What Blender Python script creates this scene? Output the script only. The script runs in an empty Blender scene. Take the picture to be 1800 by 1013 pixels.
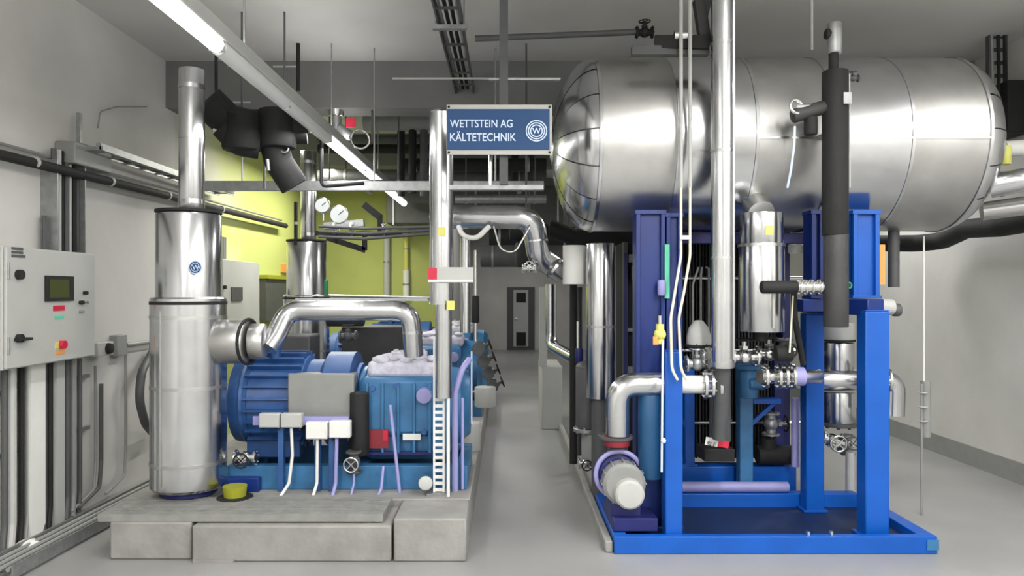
import bpy, math, random
from mathutils import Vector, Matrix
random.seed(7)
C = bpy.context.scene.collection
S = bpy.context.scene
PI = math.pi
# ------------------------------------------------------------------ camera, light, exposure
FX = 1300.0; CX = 890.0; CY = 510.0; H = 1.7
cam = bpy.data.cameras.new('camera'); co = bpy.data.objects.new('camera', cam); C.objects.link(co)
co.location = (0, 0, H); co.rotation_euler = (PI/2, 0, 0)
cam.sensor_width = 36; cam.lens = 36*FX/1800; cam.shift_x = 10/1800; cam.shift_y = 3.5/1800
S.camera = co
w = bpy.data.worlds.new('world'); S.world = w; w.use_nodes = True
w.node_tree.nodes['Background'].inputs[0].default_value = (.8, .85, .9, 1)
w.node_tree.nodes['Background'].inputs[1].default_value = .3
S.view_settings.view_transform = 'Standard'; S.view_settings.look = 'None'
S.view_settings.gamma = 1; S.view_settings.use_curve_mapping = False
S.view_settings.exposure = 0.0
def area(name, loc, sx, sy, power, rot=(0,0,0), col=(1, .99, .97)):
    l = bpy.data.lights.new(name, 'AREA'); l.shape = 'RECTANGLE'; l.size = sx; l.size_y = sy
    l.energy = power; l.color = col
    o = bpy.data.objects.new(name, l); C.objects.link(o); o.location = loc; o.rotation_euler = rot
UP = (PI, 0, 0)  # up-facing areas are fill added to lighten the ceiling
area('lamp_and_fill_light', (-1.56, .1, 3.0), .14, 4.8, 150)
area('lamp_and_fill_light', (-1.56, .1, 3.2), .14, 4.8, 150, UP)
area('lamp_and_fill_light', (1.75, .6, 3.38), .16, 6.0, 215)  # unseen strip added to light the vessel with a narrow streak
area('lamp_and_fill_light', (1.75, .6, 3.5), .16, 6.0, 150, UP)
area('lamp_and_fill_light', (3.9, 1.0, 3.38), .16, 6.0, 130)  # unseen strip added for general light on the right
area('lamp_and_fill_light', (3.9, 1.0, 3.5), .16, 6.0, 100, UP)
area('lamp_and_fill_light', (3.0, 8.2, 3.4), 2.2, .2, 70)  # unseen strip added to light the room beyond the vessel
area('lamp_and_fill_light', (-2.35, 9.6, 3.3), .15, 3.0, 110, col=(1, .98, .84))  # unseen warm light added over the far left wall, no fixture
area('lamp_and_fill_light', (.1, 13.9, 3.6), .2, 2.5, 34)  # fill added to lift the aisle, no fixture
area('lamp_and_fill_light', (-1.56, 6.9, 2.95), .08, 5.0, 60)
area('lamp_and_fill_light', (-1.56, 5.2, 3.16), .08, 4.6, 12, UP)
area('lamp_and_fill_light', (.3, 18.4, 3.1), 1.6, .2, 30)  # fill added to brighten the back wall, no fixture

# ------------------------------------------------------------------ materials
def rgb(r, g, b):
    f = lambda c: (c/255/12.92) if c/255 <= .04045 else ((c/255+.055)/1.055)**2.4
    return (f(r), f(g), f(b), 1)
def mat(name, col, rough=.5, metal=0.0, var=.0, vscale=6.0, bump=0.0, bscale=40.0, col2=None, emit=None, stretch=None):
    m = bpy.data.materials.new(name); m.use_nodes = True; nt = m.node_tree; N = nt.nodes; L = nt.links
    b = N['Principled BSDF']; b.inputs['Base Color'].default_value = col
    b.inputs['Roughness'].default_value = rough; b.inputs['Metallic'].default_value = metal
    tc = N.new('ShaderNodeTexCoord'); src = tc.outputs['Object']
    if stretch:
        mp = N.new('ShaderNodeMapping'); mp.inputs['Scale'].default_value = stretch
        L.new(src, mp.inputs['Vector']); src = mp.outputs['Vector']
    if var or col2:
        n = N.new('ShaderNodeTexNoise'); n.inputs['Scale'].default_value = vscale; n.inputs['Detail'].default_value = 6
        L.new(src, n.inputs['Vector'])
        r = N.new('ShaderNodeMapRange'); r.inputs[1].default_value = .35; r.inputs[2].default_value = .65
        L.new(n.outputs['Fac'], r.inputs[0])
        mx = N.new('ShaderNodeMix'); mx.data_type = 'RGBA'
        c2 = col2 or tuple(c*(1-var) for c in col[:3])+(1,)
        mx.inputs[6].default_value = col; mx.inputs[7].default_value = c2
        L.new(r.outputs[0], mx.inputs[0]); L.new(mx.outputs[2], b.inputs['Base Color'])
    if bump:
        n2 = N.new('ShaderNodeTexNoise'); n2.inputs['Scale'].default_value = bscale; n2.inputs['Detail'].default_value = 4
        L.new(src, n2.inputs['Vector'])
        bp = N.new('ShaderNodeBump'); bp.inputs['Strength'].default_value = bump; bp.inputs['Distance'].default_value = .01
        L.new(n2.outputs['Fac'], bp.inputs['Height']); L.new(bp.outputs[0], b.inputs['Normal'])
    if emit:
        b.inputs['Emission Color'].default_value = emit[0]; b.inputs['Emission Strength'].default_value = emit[1]
    return m
M = {}
M['wall'] = mat('wall_concrete', rgb(204, 203, 199), .8, var=.14, vscale=1.1, bump=.25, bscale=9)
M['ceil'] = mat('ceiling_concrete', rgb(200, 199, 196), .85, var=.12, vscale=.9, bump=.2, bscale=8)
M['floor'] = mat('floor_coating', rgb(152, 152, 151), .36, var=.14, vscale=1.4, bump=.04, bscale=12)
M['plinth'] = mat('plinth_concrete', rgb(150, 149, 145), .75, var=.22, vscale=5, bump=.4, bscale=25)
M['yellow'] = mat('yellow_lit_wall', rgb(184, 192, 112), .8, var=.2, vscale=.8, bump=.15, bscale=9)  # yellow light on the far wall put into its base colour
M['alu'] = mat('aluminium_cladding', rgb(210, 211, 213), .21, 1.0, var=.16, vscale=3, bump=.12, bscale=5)
M['alu2'] = mat('dull_aluminium_cladding', rgb(200, 200, 198), .36, 1.0, var=.22, vscale=2.5, bump=.15, bscale=6)
M['galv'] = mat('galvanised_steel', rgb(170, 172, 172), .45, .8, var=.2, vscale=20)
M['steel'] = mat('stainless_steel', rgb(215, 215, 212), .25, 1.0)
M['white'] = mat('white_plastic', rgb(226, 226, 222), .45, var=.05, vscale=8)
M['lgrey'] = mat('light_grey_paint', rgb(180, 181, 178), .5, var=.06, vscale=4)
M['grey'] = mat('grey_paint', rgb(140, 141, 139), .5, var=.1, vscale=9)
M['dgrey'] = mat('dark_grey_paint', rgb(80, 81, 82), .55, var=.15, vscale=9)
M['black'] = mat('black_rubber_insulation', rgb(26, 26, 27), .75, var=.3, vscale=9, bump=.2, bscale=40)
M['blackgrey'] = mat('worn_black_insulation', rgb(56, 56, 57), .6, var=.35, vscale=5, bump=.2, bscale=40)
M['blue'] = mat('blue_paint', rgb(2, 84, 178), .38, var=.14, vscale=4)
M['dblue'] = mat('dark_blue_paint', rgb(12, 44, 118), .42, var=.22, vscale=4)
M['navyblue'] = mat('worn_navy_deck_paint', rgb(6, 34, 78), .6, var=.3, vscale=5)
M['navy'] = mat('navy_blue_paint', rgb(26, 32, 98), .5, var=.2, vscale=5)
M['petrol'] = mat('compressor_blue_paint', rgb(58, 116, 164), .4, var=.28, vscale=7, bump=.12, bscale=30)
M['dpetrol'] = mat('dark_petrol_paint', rgb(26, 78, 120), .4, var=.15)
M['violet'] = mat('motor_blue_violet_paint', rgb(48, 90, 150), .45, var=.3, vscale=6, bump=.1, bscale=30)
M['frost'] = mat('frost_on_casting', rgb(214, 212, 226), .8, var=.25, vscale=18, bump=.8, bscale=30)
M['lilac'] = mat('pale_lilac_paint', rgb(150, 148, 200), .45, var=.1)
M['red'] = mat('red_label', rgb(196, 30, 62), .45)
M['dred'] = mat('dark_red_label', rgb(132, 36, 48), .5)
M['yel'] = mat('yellow_tag', rgb(208, 206, 110), .5)
M['olive'] = mat('olive_plastic', rgb(150, 152, 40), .5)
M['orange'] = mat('orange_plastic', rgb(232, 152, 78), .5)
M['green'] = mat('green_plastic', rgb(30, 122, 88), .5)
M['teal'] = mat('teal_print', rgb(96, 196, 164), .5)
M['copper'] = mat('copper', rgb(170, 110, 60), .35, .9)
M['screen'] = mat('screen_glass', rgb(74, 80, 46), .2)
M['signblue'] = mat('sign_blue', rgb(16, 64, 112), .45)
M['signink'] = mat('sign_white_print', rgb(206, 222, 250), .5)
M['tube'] = mat('lit_tube', rgb(255, 255, 255), .5, emit=((1, 1, .98, 1), 4.2))
M['tubeoff'] = mat('lamp_cover', rgb(226, 227, 226), .35)
M['glass'] = mat('gauge_glass', rgb(205, 210, 210), .1)
M['cable'] = mat('pale_cable_jacket', rgb(216, 214, 192), .5)
M['beam'] = mat('dark_beam_concrete', rgb(122, 122, 121), .85, var=.2, vscale=1.5, bump=.2, bscale=8)
M['grate'] = mat('grating_zinc', rgb(150, 150, 147), .6, .2, var=.2, vscale=10)
M['ink'] = mat('black_print', rgb(24, 24, 24), .5)

# ------------------------------------------------------------------ mesh helpers
def P(px, py, Y): return Vector(((px-CX)/FX*Y, Y, H-(py-CY)/FX*Y))
class MB:
    def __init__(s): s.v = []; s.f = []
    def add(s, vs, fs):
        b = len(s.v); s.v += [Vector(v) for v in vs]; s.f += [tuple(b+i for i in f) for f in fs]; return s
    def box(s, x0, x1, y0, y1, z0, z1):
        return s.add([(x0,y0,z0),(x1,y0,z0),(x1,y1,z0),(x0,y1,z0),(x0,y0,z1),(x1,y0,z1),(x1,y1,z1),(x0,y1,z1)],
                     [(0,3,2,1),(4,5,6,7),(0,1,5,4),(1,2,6,5),(2,3,7,6),(3,0,4,7)])
    def bar(s, a, b, w, h, up=(0,0,1)):                 # rectangular bar from a to b
        a = Vector(a); b = Vector(b); d = (b-a).normalized(); up = Vector(up)
        if abs(d.dot(up)) > .95: up = Vector((0,1,0))
        x = d.cross(up).normalized()*w/2; y = x.cross(d).normalized()*h/2
        return s.add([a-x-y, a+x-y, a+x+y, a-x+y, b-x-y, b+x-y, b+x+y, b-x+y],
                     [(0,3,2,1),(4,5,6,7),(0,1,5,4),(1,2,6,5),(2,3,7,6),(3,0,4,7)])
    def lathe(s, o, d, prof, seg=24, a0=0, a1=2*PI, ref=None):
        o = Vector(o); d = Vector(d).normalized()
        r = Vector(ref) if ref else (Vector((0,0,1)) if abs(d.z) < .9 else Vector((1,0,0)))
        x = (r - d*r.dot(d)).normalized(); y = d.cross(x)
        full = abs(a1-a0-2*PI) < 1e-6; n = seg if full else seg+1
        vs = []
        for t, rr in prof:
            for i in range(n):
                a = a0+(a1-a0)*i/seg
                vs.append(o+d*t+(x*math.cos(a)+y*math.sin(a))*max(rr, 1e-4))
        fs = []
        for j in range(len(prof)-1):
            for i in range(seg):
                k = (i+1) % n if full else i+1
                fs.append((j*n+i, j*n+k, (j+1)*n+k, (j+1)*n+i))
        if full:
            fs.append(tuple(range(n-1, -1, -1))); fs.append(tuple((len(prof)-1)*n+i for i in range(n)))
        return s.add(vs, fs)
    def cyl(s, a, b, r, r2=None, seg=20):
        a = Vector(a); b = Vector(b); L = (b-a).length; r2 = r if r2 is None else r2
        return s.lathe(a, b-a, [(0, r), (L, r2)], seg)
    def ccyl(s, a, b, r, c=.012, seg=28):               # cylinder with chamfered ends
        a = Vector(a); b = Vector(b); L = (b-a).length
        return s.lathe(a, b-a, [(0, r-c), (c*.3, r-c*.3), (c, r), (L-c, r), (L-c*.3, r-c*.3), (L, r-c)], seg)
    def sph(s, o, r, seg=16, sc=(1,1,1)):
        b = len(s.v); s.lathe((0,0,0), (0,0,1), [(-math.cos(PI*i/10), math.sin(PI*i/10)) for i in range(11)], seg)
        for i in range(b, len(s.v)):
            v = s.v[i]; s.v[i] = Vector(o)+Vector((v.x*r*sc[0], v.y*r*sc[1], v.z*r*sc[2]))
        return s
    def path(s, pts, bend=0.0, steps=7):
        pts = [Vector(p) for p in pts]; out = [pts[0]]
        for i in range(1, len(pts)-1):
            a, p, b = pts[i-1], pts[i], pts[i+1]
            u = (a-p); v = (b-p); lu, lv = u.length, v.length; u.normalize(); v.normalize()
            ang = u.angle(v, PI)
            if bend <= 0 or ang > PI-.03: out.append(p); continue
            t = min(bend/math.tan(ang/2), lu*.48, lv*.48)
            A = p+u*t; B = p+v*t
            for k in range(steps+1):
                q = k/steps; out.append(A*(1-q)**2 + p*2*q*(1-q) + B*q*q)
        out.append(pts[-1]); return out
    def tube(s, pts, r, bend=0.0, seg=16, caps=True):
        pp = s.path(pts, bend); n = len(pp); vs = []; x = None
        for i, p in enumerate(pp):
            d = (pp[min(i+1, n-1)]-pp[max(i-1, 0)]).normalized()
            if x is None:
                x = d.orthogonal().normalized()
            x = (x-d*x.dot(d)).normalized(); y = d.cross(x)
            vs += [p+(x*math.cos(2*PI*k/seg)+y*math.sin(2*PI*k/seg))*r for k in range(seg)]
        fs = [(j*seg+i, j*seg+(i+1) % seg, (j+1)*seg+(i+1) % seg, (j+1)*seg+i) for j in range(n-1) for i in range(seg)]
        if caps: fs += [tuple(range(seg-1, -1, -1)), tuple((n-1)*seg+i for i in range(seg))]
        return s.add(vs, fs)
    def ring(s, o, d, R, r, seg=28, sub=10):             # torus
        o = Vector(o); d = Vector(d).normalized(); x = d.orthogonal().normalized(); y = d.cross(x); vs = []
        for i in range(seg):
            a = 2*PI*i/seg; e = x*math.cos(a)+y*math.sin(a)
            for j in range(sub):
                b = 2*PI*j/sub; vs.append(o+e*(R+r*math.cos(b))+d*r*math.sin(b))
        return s.add(vs, [(i*sub+j, ((i+1) % seg)*sub+j, ((i+1) % seg)*sub+(j+1) % sub, i*sub+(j+1) % sub) for i in range(seg) for j in range(sub)])
    def flange(s, o, d, R, t, bolts=8, br=None):
        o = Vector(o); d = Vector(d).normalized(); s.lathe(o-d*t/2, d, [(0, R-.003), (.003, R), (t-.003, R), (t, R-.003)], 28)
        x = d.orthogonal().normalized(); y = d.cross(x); br = br or R*.1
        for i in range(bolts):
            a = 2*PI*(i+.5)/bolts; e = o+(x*math.cos(a)+y*math.sin(a))*R*.8
            s.lathe(e-d*(t/2+br), d, [(0, br), (t+2*br, br)], 6)
        return s
    def build(s, name, m, parent=None, bevel=0, base=None, smooth=True):
        me = bpy.data.meshes.new(name)
        if parent is not None:
            off = Vector(parent.get('_w', (0,0,0)))
        elif base is not None: off = Vector(base)
        else:
            lo = [min(v[i] for v in s.v) for i in range(3)]; hi = [max(v[i] for v in s.v) for i in range(3)]
            off = Vector(((lo[0]+hi[0])/2, (lo[1]+hi[1])/2, lo[2]))
        me.from_pydata([v-off for v in s.v], [], s.f); me.update()
        if smooth:
            me.polygons.foreach_set('use_smooth', [True]*len(me.polygons)); me.set_sharp_from_angle(angle=math.radians(32))
        me.materials.append(M[m] if isinstance(m, str) else m)
        o = bpy.data.objects.new(name, me); C.objects.link(o)
        if parent is not None: o.parent = parent
        else: o.location = off
        o['_w'] = tuple(off)
        if bevel:
            b = o.modifiers.new('bevel', 'BEVEL'); b.width = bevel; b.segments = 2; b.limit_method = 'ANGLE'
        return o
def tag(o, label, cat=None, group=None, kind=None):
    if label: o['label'] = label
    if cat: o['category'] = cat
    if group: o['group'] = group
    if kind: o['kind'] = kind
    return o
def thing(name, label, cat, loc, group=None):
    o = bpy.data.objects.new(name, None); C.objects.link(o); o.empty_display_size = .1
    o.location = loc; o['_w'] = tuple(loc); return tag(o, label, cat, group)
def solo(name, label, cat, mb, m, group=None, bevel=0): return tag(mb.build(name, m, None, bevel), label, cat, group)
def copytree(o, parent=None):
    c = o.copy(); C.objects.link(c); c.parent = parent
    for ch in KIDS.get(o.name, []): copytree(ch, c)
    return c
KIDS = {}
def index_kids():
    KIDS.clear()
    for o in bpy.data.objects:
        if o.parent: KIDS.setdefault(o.parent.name, []).append(o)
def text(body, size, loc, rot, m, parent, name='lettering', ext=.0015, align='LEFT', sx=1.0, bold=.0):
    cu = bpy.data.curves.new('lettering', 'FONT'); cu.body = body; cu.size = size; cu.extrude = ext
    cu.align_x = align; cu.align_y = 'BOTTOM_BASELINE'; cu.offset = bold
    t = bpy.data.objects.new('tmp', cu); C.objects.link(t); bpy.context.view_layer.update()
    me = bpy.data.meshes.new_from_object(t.evaluated_get(bpy.context.evaluated_depsgraph_get()))
    bpy.data.objects.remove(t)
    off = Vector(parent.get('_w', (0,0,0)))
    me.transform(Matrix.Translation(Vector(loc)-off) @ rot.to_4x4() @ Matrix.Diagonal((sx, 1, 1, 1)))
    me.materials.clear(); me.materials.append(M[m])
    o = bpy.data.objects.new(name, me); C.objects.link(o); o.parent = parent; o['_w'] = tuple(off); return o
FRONT = Matrix.Rotation(PI/2, 3, 'X')                       # text facing -Y
WALLL = Matrix.Rotation(PI/2, 3, 'Z') @ Matrix.Rotation(PI/2, 3, 'X')   # text facing +X
def struct(name, mb, m, parent=None, bevel=0):
    o = mb.build(name, m, parent, bevel)
    if parent is None: o['kind'] = 'structure'
    return o

# ------------------------------------------------------------------ setting
XL, XR, ZC, YB, YF = -3.27, 4.5, 3.9, 21.0, -2.6
struct('floor', MB().box(XL-.2, XR+.2, YF-.2, YB+.2, -.12, 0), 'floor')
struct('ceiling', MB().box(XL-.2, XR+.2, YF-.2, YB+.2, ZC, ZC+.2), 'ceil')
wl = struct('wall_left', MB().box(XL-.2, XL, YF, 7.3, 0, ZC), 'wall')
struct('wall_right', MB().box(XR, XR+.2, YF, YB, 0, ZC), 'wall')
struct('wall_front', MB().box(XL, XR, YF-.2, YF, 0, ZC), 'wall')
struct('wall_back', MB().box(-1.0, XR, YB, YB+.2, 0, ZC), 'wall')
struct('shadow_strip_right', MB().box(XR-.015, XR, YF, YB, 0, .19), 'grey')  # grey strip standing in for the shadow band along the wall foot
# left wall beyond the first bay: yellow light put into the plaster colour
ym = M['yellow']; nt = ym.node_tree; N = nt.nodes; L = nt.links
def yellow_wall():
    m = bpy.data.materials.new('yellow_lit_patched_plaster'); m.use_nodes = True; nt = m.node_tree; N = nt.nodes; L = nt.links
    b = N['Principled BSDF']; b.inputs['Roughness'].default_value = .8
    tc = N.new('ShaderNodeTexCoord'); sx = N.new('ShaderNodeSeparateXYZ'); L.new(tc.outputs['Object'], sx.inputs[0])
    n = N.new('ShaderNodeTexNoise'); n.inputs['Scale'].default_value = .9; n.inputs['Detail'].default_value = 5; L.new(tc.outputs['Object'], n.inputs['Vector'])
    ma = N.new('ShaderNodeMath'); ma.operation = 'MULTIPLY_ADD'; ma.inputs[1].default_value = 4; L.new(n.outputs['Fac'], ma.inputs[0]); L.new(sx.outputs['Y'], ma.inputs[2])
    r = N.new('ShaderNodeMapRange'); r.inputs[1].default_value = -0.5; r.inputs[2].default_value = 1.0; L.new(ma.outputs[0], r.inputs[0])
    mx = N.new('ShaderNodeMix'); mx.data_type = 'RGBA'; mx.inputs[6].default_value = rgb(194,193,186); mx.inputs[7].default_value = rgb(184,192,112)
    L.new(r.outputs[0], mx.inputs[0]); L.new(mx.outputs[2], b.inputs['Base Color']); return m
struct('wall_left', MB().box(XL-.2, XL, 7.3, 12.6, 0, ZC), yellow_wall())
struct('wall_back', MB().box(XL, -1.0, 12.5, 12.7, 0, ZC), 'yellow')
struct('wall_left', MB().box(-1.2, -1.0, 12.7, YB, 0, ZC), 'wall')
for k, yy in enumerate((7.1, 10.4, 14.5)):
    struct('trim_%d' % (k+1), MB().box(XL, XR, yy, yy+.35, 3.45, ZC), 'beam')
# back door
d = struct('door_1', MB().box(.03, .80, YB-.06, YB, 0, 1.78), 'dgrey')
MB().box(.20, .62, YB-.09, YB-.05, .1, 1.7).build('door_leaf', 'lgrey', d)
MB().box(.28, .55, YB-.1, YB-.085, .12, .5).build('door_grille', 'black', d)
MB().box(.28, .55, YB-.1, YB-.085, 1.35, 1.62).build('door_window', 'black', d)
MB().cyl((.24, YB-.14, .9), (.32, YB-.14, .9), .012).build('door_handle', 'steel', d)

# ------------------------------------------------------------------ concrete plinths
t = thing('concrete_plinth', 'pale concrete plinth of blocks carrying the compressors on the left', 'plinth', (-1.4, 4.65, 0))
for (a, b, y0, z1) in ((-2.50, -1.985, 4.66, .235), (-1.965, -.72, 4.62, .225), (-.705, -.25, 4.62, .27)):
    MB().box(a, b, y0, 5.05, 0, z1).build('block', 'plinth', t, .012)
MB().box(-2.62, -.25, 5.06, 12.3, 0, .27).build('slab', 'plinth', t, .01)
MB().box(-1.95, -1.7, 4.6, 4.66, 0, .02).build('foot', 'plinth', t)
# ribbed grating laid along the plinth's front
t = thing('drain_grating', 'narrow ribbed steel grating along the front edge of the left plinth', 'grating', (-1.7, 4.75, .27))
for k in range(13):
    y = 4.67+k*.031
    MB().box(-2.58, -.78, y, y+.019, .236 if y < 5.05 else .27, .282).build('bar', 'grate', t)
for k in range(14):
    x = -2.55+k*.134
    MB().box(x, x+.012, 4.7, 5.06, .238, .274).build('cross_bar', 'grate', t)
t = thing('concrete_plinth', 'low grey concrete plinth under the blue pump skid beside the aisle', 'plinth', (1.2, 7, 0))
MB().box(.64, .69, 4.78, 9.5, 0, .075).build('slab', 'plinth', t, .01)
solo('concrete_block', 'tall pale block beside the aisle below the curved silver pipe', 'block', MB().box(.43, .68, 9.0, 9.9, 0, .77), 'lgrey', bevel=.01)

# ------------------------------------------------------------------ fluorescent run, left
t = thing('fluorescent_light', 'long fluorescent light trunking running away over the left compressors', 'light', (-1.56, 7, 3.02))
MB().box(-1.62, -1.50, 2.6, 11.5, 3.04, 3.12).build('housing', 'lgrey', t, .008)
for y0, y1, lit in ((2.6, 3.98, 1), (4.0, 5.2, 0), (5.22, 6.42, 0), (6.44, 8.0, 1), (8.02, 9.6, 1), (9.62, 11.3, 1)):
    MB().cyl((-1.56, y0, 3.02), (-1.56, y1, 3.02), .042 if lit else .048, seg=16).build('tube', 'tube' if lit else 'tubeoff', t)
for y in (2.6, 3.99, 5.21, 6.43, 8.01, 9.61, 11.3):
    MB().box(-1.6, -1.52, y-.02, y+.02, 2.985, 3.05).build('end_cap', 'lgrey', t, .004)
for y in (4.4, 6.6, 9.0, 11.0):
    MB().cyl((-1.56, y, 3.12), (-1.56, y, ZC), .006, seg=8).build('hanger', 'galv', t)
# unseen luminaires added to light the room; the first continues the left run
for (x, y0_, y1_, z, lab) in ((-1.56, -2.4, 2.55, 3.04, 'light trunking behind the viewer in line with the left lamp run'), (1.75, -2.4, 3.6, 3.42, 'added unseen light trunking over the viewer in front of the silver vessel'),
        (3.9, -2.0, 4.0, 3.42, 'added unseen light trunking along the right wall in front of the vessel')):
    t = thing('unseen_ceiling_light', lab, 'light', (x, (y0_+y1_)/2, z), 'light trunkings overhead')
    MB().box(x-.05, x+.05, y0_, y1_, z, z+.06).build('housing', 'lgrey', t, .005)
    for y in (y0_+.4, y1_-.4): MB().cyl((x, y, z+.06), (x, y, ZC), .006, seg=8).build('hanger', 'galv', t)
t = thing('unseen_ceiling_light', 'added unseen light strip across the ceiling beyond the silver vessel', 'light', (3.0, 8.2, 3.42), 'light trunkings overhead')
MB().box(1.9, 4.1, 8.1, 8.3, 3.42, 3.5).build('housing', 'lgrey', t, .005)
for x in (2.2, 3.8): MB().cyl((x, 8.2, 3.5), (x, 8.2, ZC), .006, seg=8).build('hanger', 'galv', t)

# ------------------------------------------------------------------ big horizontal vessel
VY, VZ, VR, VX0, VX1 = 5.6, 2.785, .64, .34, 3.56
t = thing('storage_vessel', 'huge horizontal silver clad vessel resting on blue legs on the right', 'vessel', (2.05, VY, VZ-VR))
hd = .30
prof = [(hd*(1-math.cos(PI/2*i/12)), VR*math.sin(PI/2*i/12)) for i in range(13)]
for o_, dd in (((VX0, VY, VZ), (1,0,0)), ((VX1, VY, VZ), (-1,0,0))):
    MB().lathe(o_, dd, [(a+.012, b*.985) for a, b in prof], 48).build('head_core', 'alu2', t)
    for k in range(16):
        a0 = 2*PI*k/16+.008; a1 = 2*PI*(k+1)/16-.008
        m_ = MB().lathe(o_, dd, [(p[0]-.002*(k % 2), p[1]*(1+.003*(k % 2))) for p in prof[2:]], 5, a0, a1)
        m_.build('head_segment', 'alu', t)
    MB().lathe(o_, dd, [(-.012, .02), (-.012, .09), (.008, .13), (.02, .13)], 32).build('head_cap', 'alu', t)
n = 5; xs = VX0+hd; xe = VX1-hd
for k in range(n):
    a = xs+(xe-xs)*k/n; b = xs+(xe-xs)*(k+1)/n
    rr = VR+.004*(k % 2)
    MB().lathe((a, VY, VZ), (1,0,0), [(0, rr-.004), (0, rr), (b-a, rr), (b-a, rr-.004)], 64).build('cladding_sheet', 'alu' if k % 2 else 'alu2', t)
for k in range(n+1):
    a = xs+(xe-xs)*k/n
    MB().lathe((a-.014, VY, VZ), (1,0,0), [(0, VR), (.004, VR+.009), (.024, VR+.009), (.028, VR)], 64).build('seam_band', 'alu', t)
MB().box(xs+(xe-xs)*.4, xe, VY-VR-.006, VY-VR+.006, VZ-.07, VZ-.055).build('seam_strip', 'alu', t)
bd = thing('warning_sticker', 'small light blue sticker under the silver vessel', 'sticker', P(1318, 343, 5.05))
p = P(1318, 343, 5.12); MB().lathe(p+Vector((0, .02, 0)), (0,-1,.3), [(0, .04), (.006, .04)], 24).build('disc', 'signblue', bd)
# nozzle at the right end with pipe
p = P(1760, 262, 5.7)

# legs of the vessel: two blue portal supports
def leg(px0, px1, Y, zt, zb, name, lab, m, dY=.12):
    x0 = (px0-CX)/FX*Y; x1 = (px1-CX)/FX*Y
    t = thing(name, lab, 'support', ((x0+x1)/2, Y+dY/2, zb))
    MB().box(x0, x1, Y, Y+.014, zb, zt).build('web', m, t, .003)
    MB().box(x0, x0+.03, Y-.03, Y+dY, zb, zt).build('side_plate', m, t, .003)
    MB().box(x1-.03, x1, Y-.03, Y+dY, zb, zt).build('side_plate', m, t, .003)
    MB().box(x0-.01, x1+.01, Y-.04, Y+dY, zb, zb+.02).build('base_plate', m, t, .003)
    MB().box(x0-.008, x1+.008, Y-.035, Y+dY, zt-.02, zt+.01).build('saddle', m, t, .003)
    return t
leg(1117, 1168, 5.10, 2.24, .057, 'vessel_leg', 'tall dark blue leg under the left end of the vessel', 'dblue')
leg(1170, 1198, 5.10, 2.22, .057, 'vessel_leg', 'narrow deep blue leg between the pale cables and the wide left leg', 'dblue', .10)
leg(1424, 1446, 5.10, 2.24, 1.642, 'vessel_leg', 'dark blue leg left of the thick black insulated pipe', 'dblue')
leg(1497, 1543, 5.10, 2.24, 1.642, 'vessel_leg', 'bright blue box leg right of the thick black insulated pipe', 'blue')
solo('cross_beam', 'navy beam under the vessel joining the blue legs', 'beam', MB().box(.98, 2.70, 5.55, 5.65, 2.05, 2.13), 'navy', bevel=.004)

# ------------------------------------------------------------------ blue skid
t = thing('pump_skid', 'bright blue steel base frame of the pump unit on the right', 'frame', (1.75, 5.2, 0))
MB().box(.694, 2.77, 4.75, 4.81, 0, .115).build('front_beam', 'blue', t, .006)
MB().box(2.67, 2.77, 4.81, 5.76, 0, .115).build('side_beam', 'blue', t, .006)
MB().box(.694, .78, 4.81, 5.76, 0, .115).build('side_beam', 'blue', t, .006)
MB().box(.78, 2.67, 4.81, 5.60, .02, .055).build('deck', 'navyblue', t)
MB().box(.78, 2.67, 5.60, 5.70, 0, .155).build('cross_member', 'blue', t, .006)
MB().box(.9, 2.30, 5.86, 5.98, .0, .30).build('rear_beam', 'blue', t, .006)
MB().box(2.70, 2.775, 4.742, 4.75, .03, .095).build('end_plate', 'petrol', t)
for x in (.75, 2.2, 2.72): MB().box(x-.05, x+.05, 4.755, 4.86, -.002, .012).build('foot', 'galv', t)
for x in (1.95, 2.10): MB().cyl((x, 4.78, .115), (x, 4.78, .14), .014, seg=6).build('bolt', 'steel', t)
solo('lilac_pipe', 'pale lilac horizontal pipe lying on the blue skid cross member', 'pipe', MB().cyl((1.0, 5.65, .195), (2.15, 5.65, .195), .04), 'lilac')
def post(x0, x1, y0, y1, z0, z1, lab, m='blue', name='frame_post'):
    t = thing(name, lab, 'post', ((x0+x1)/2, (y0+y1)/2, z0))
    MB().box(x0, x1, y0, y1, z0, z1).build('column', m, t, .008)
    MB().box(x0-.02, x1+.02, y0-.01, y1+.03, z0, z0+.015).build('base_plate', m, t, .002)
    MB().box(x0+.002, x1-.002, y0+.002, y1-.002, z1, z1+.006).build('end_cap', m, t, .002)
    return t
post(1.035, 1.15, 4.815, 4.905, .057, 1.30, 'bright blue front post at the left of the skid carrying the elbow pipe')
post(2.37, 2.53, 4.88, 5.01, .057, 1.56, 'thick bright blue post at the right front of the skid')
post(2.215, 2.35, 5.46, 5.58, .057, 1.52, 'blue post behind and left of the thick right front post')
post(1.42, 1.50, 5.88, 5.96, .30, 1.12, 'slim blue post standing on the rear beam left of the red tag')
post(1.80, 1.905, 5.70, 5.80, .155, 1.13, 'light blue middle post with bracket below the silver cylinder', 'petrol')
t = thing('portal_beam', 'dark blue head beam joining the two right posts', 'beam', (2.35, 5.2, 1.52))
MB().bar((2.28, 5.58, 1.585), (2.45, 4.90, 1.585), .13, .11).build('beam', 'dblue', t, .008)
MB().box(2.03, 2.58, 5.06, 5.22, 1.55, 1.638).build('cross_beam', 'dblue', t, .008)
t = thing('pipe_bracket', 'blue shelf bracket fixed to the light blue middle post', 'bracket', (2.0, 5.72, .84))
MB().box(1.905, 2.12, 5.70, 5.80, .82, .86).build('arm', 'blue', t, .004)
MB().bar((1.905, 5.75, .66), (2.08, 5.75, .82), .03, .03).build('brace', 'blue', t)
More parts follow.
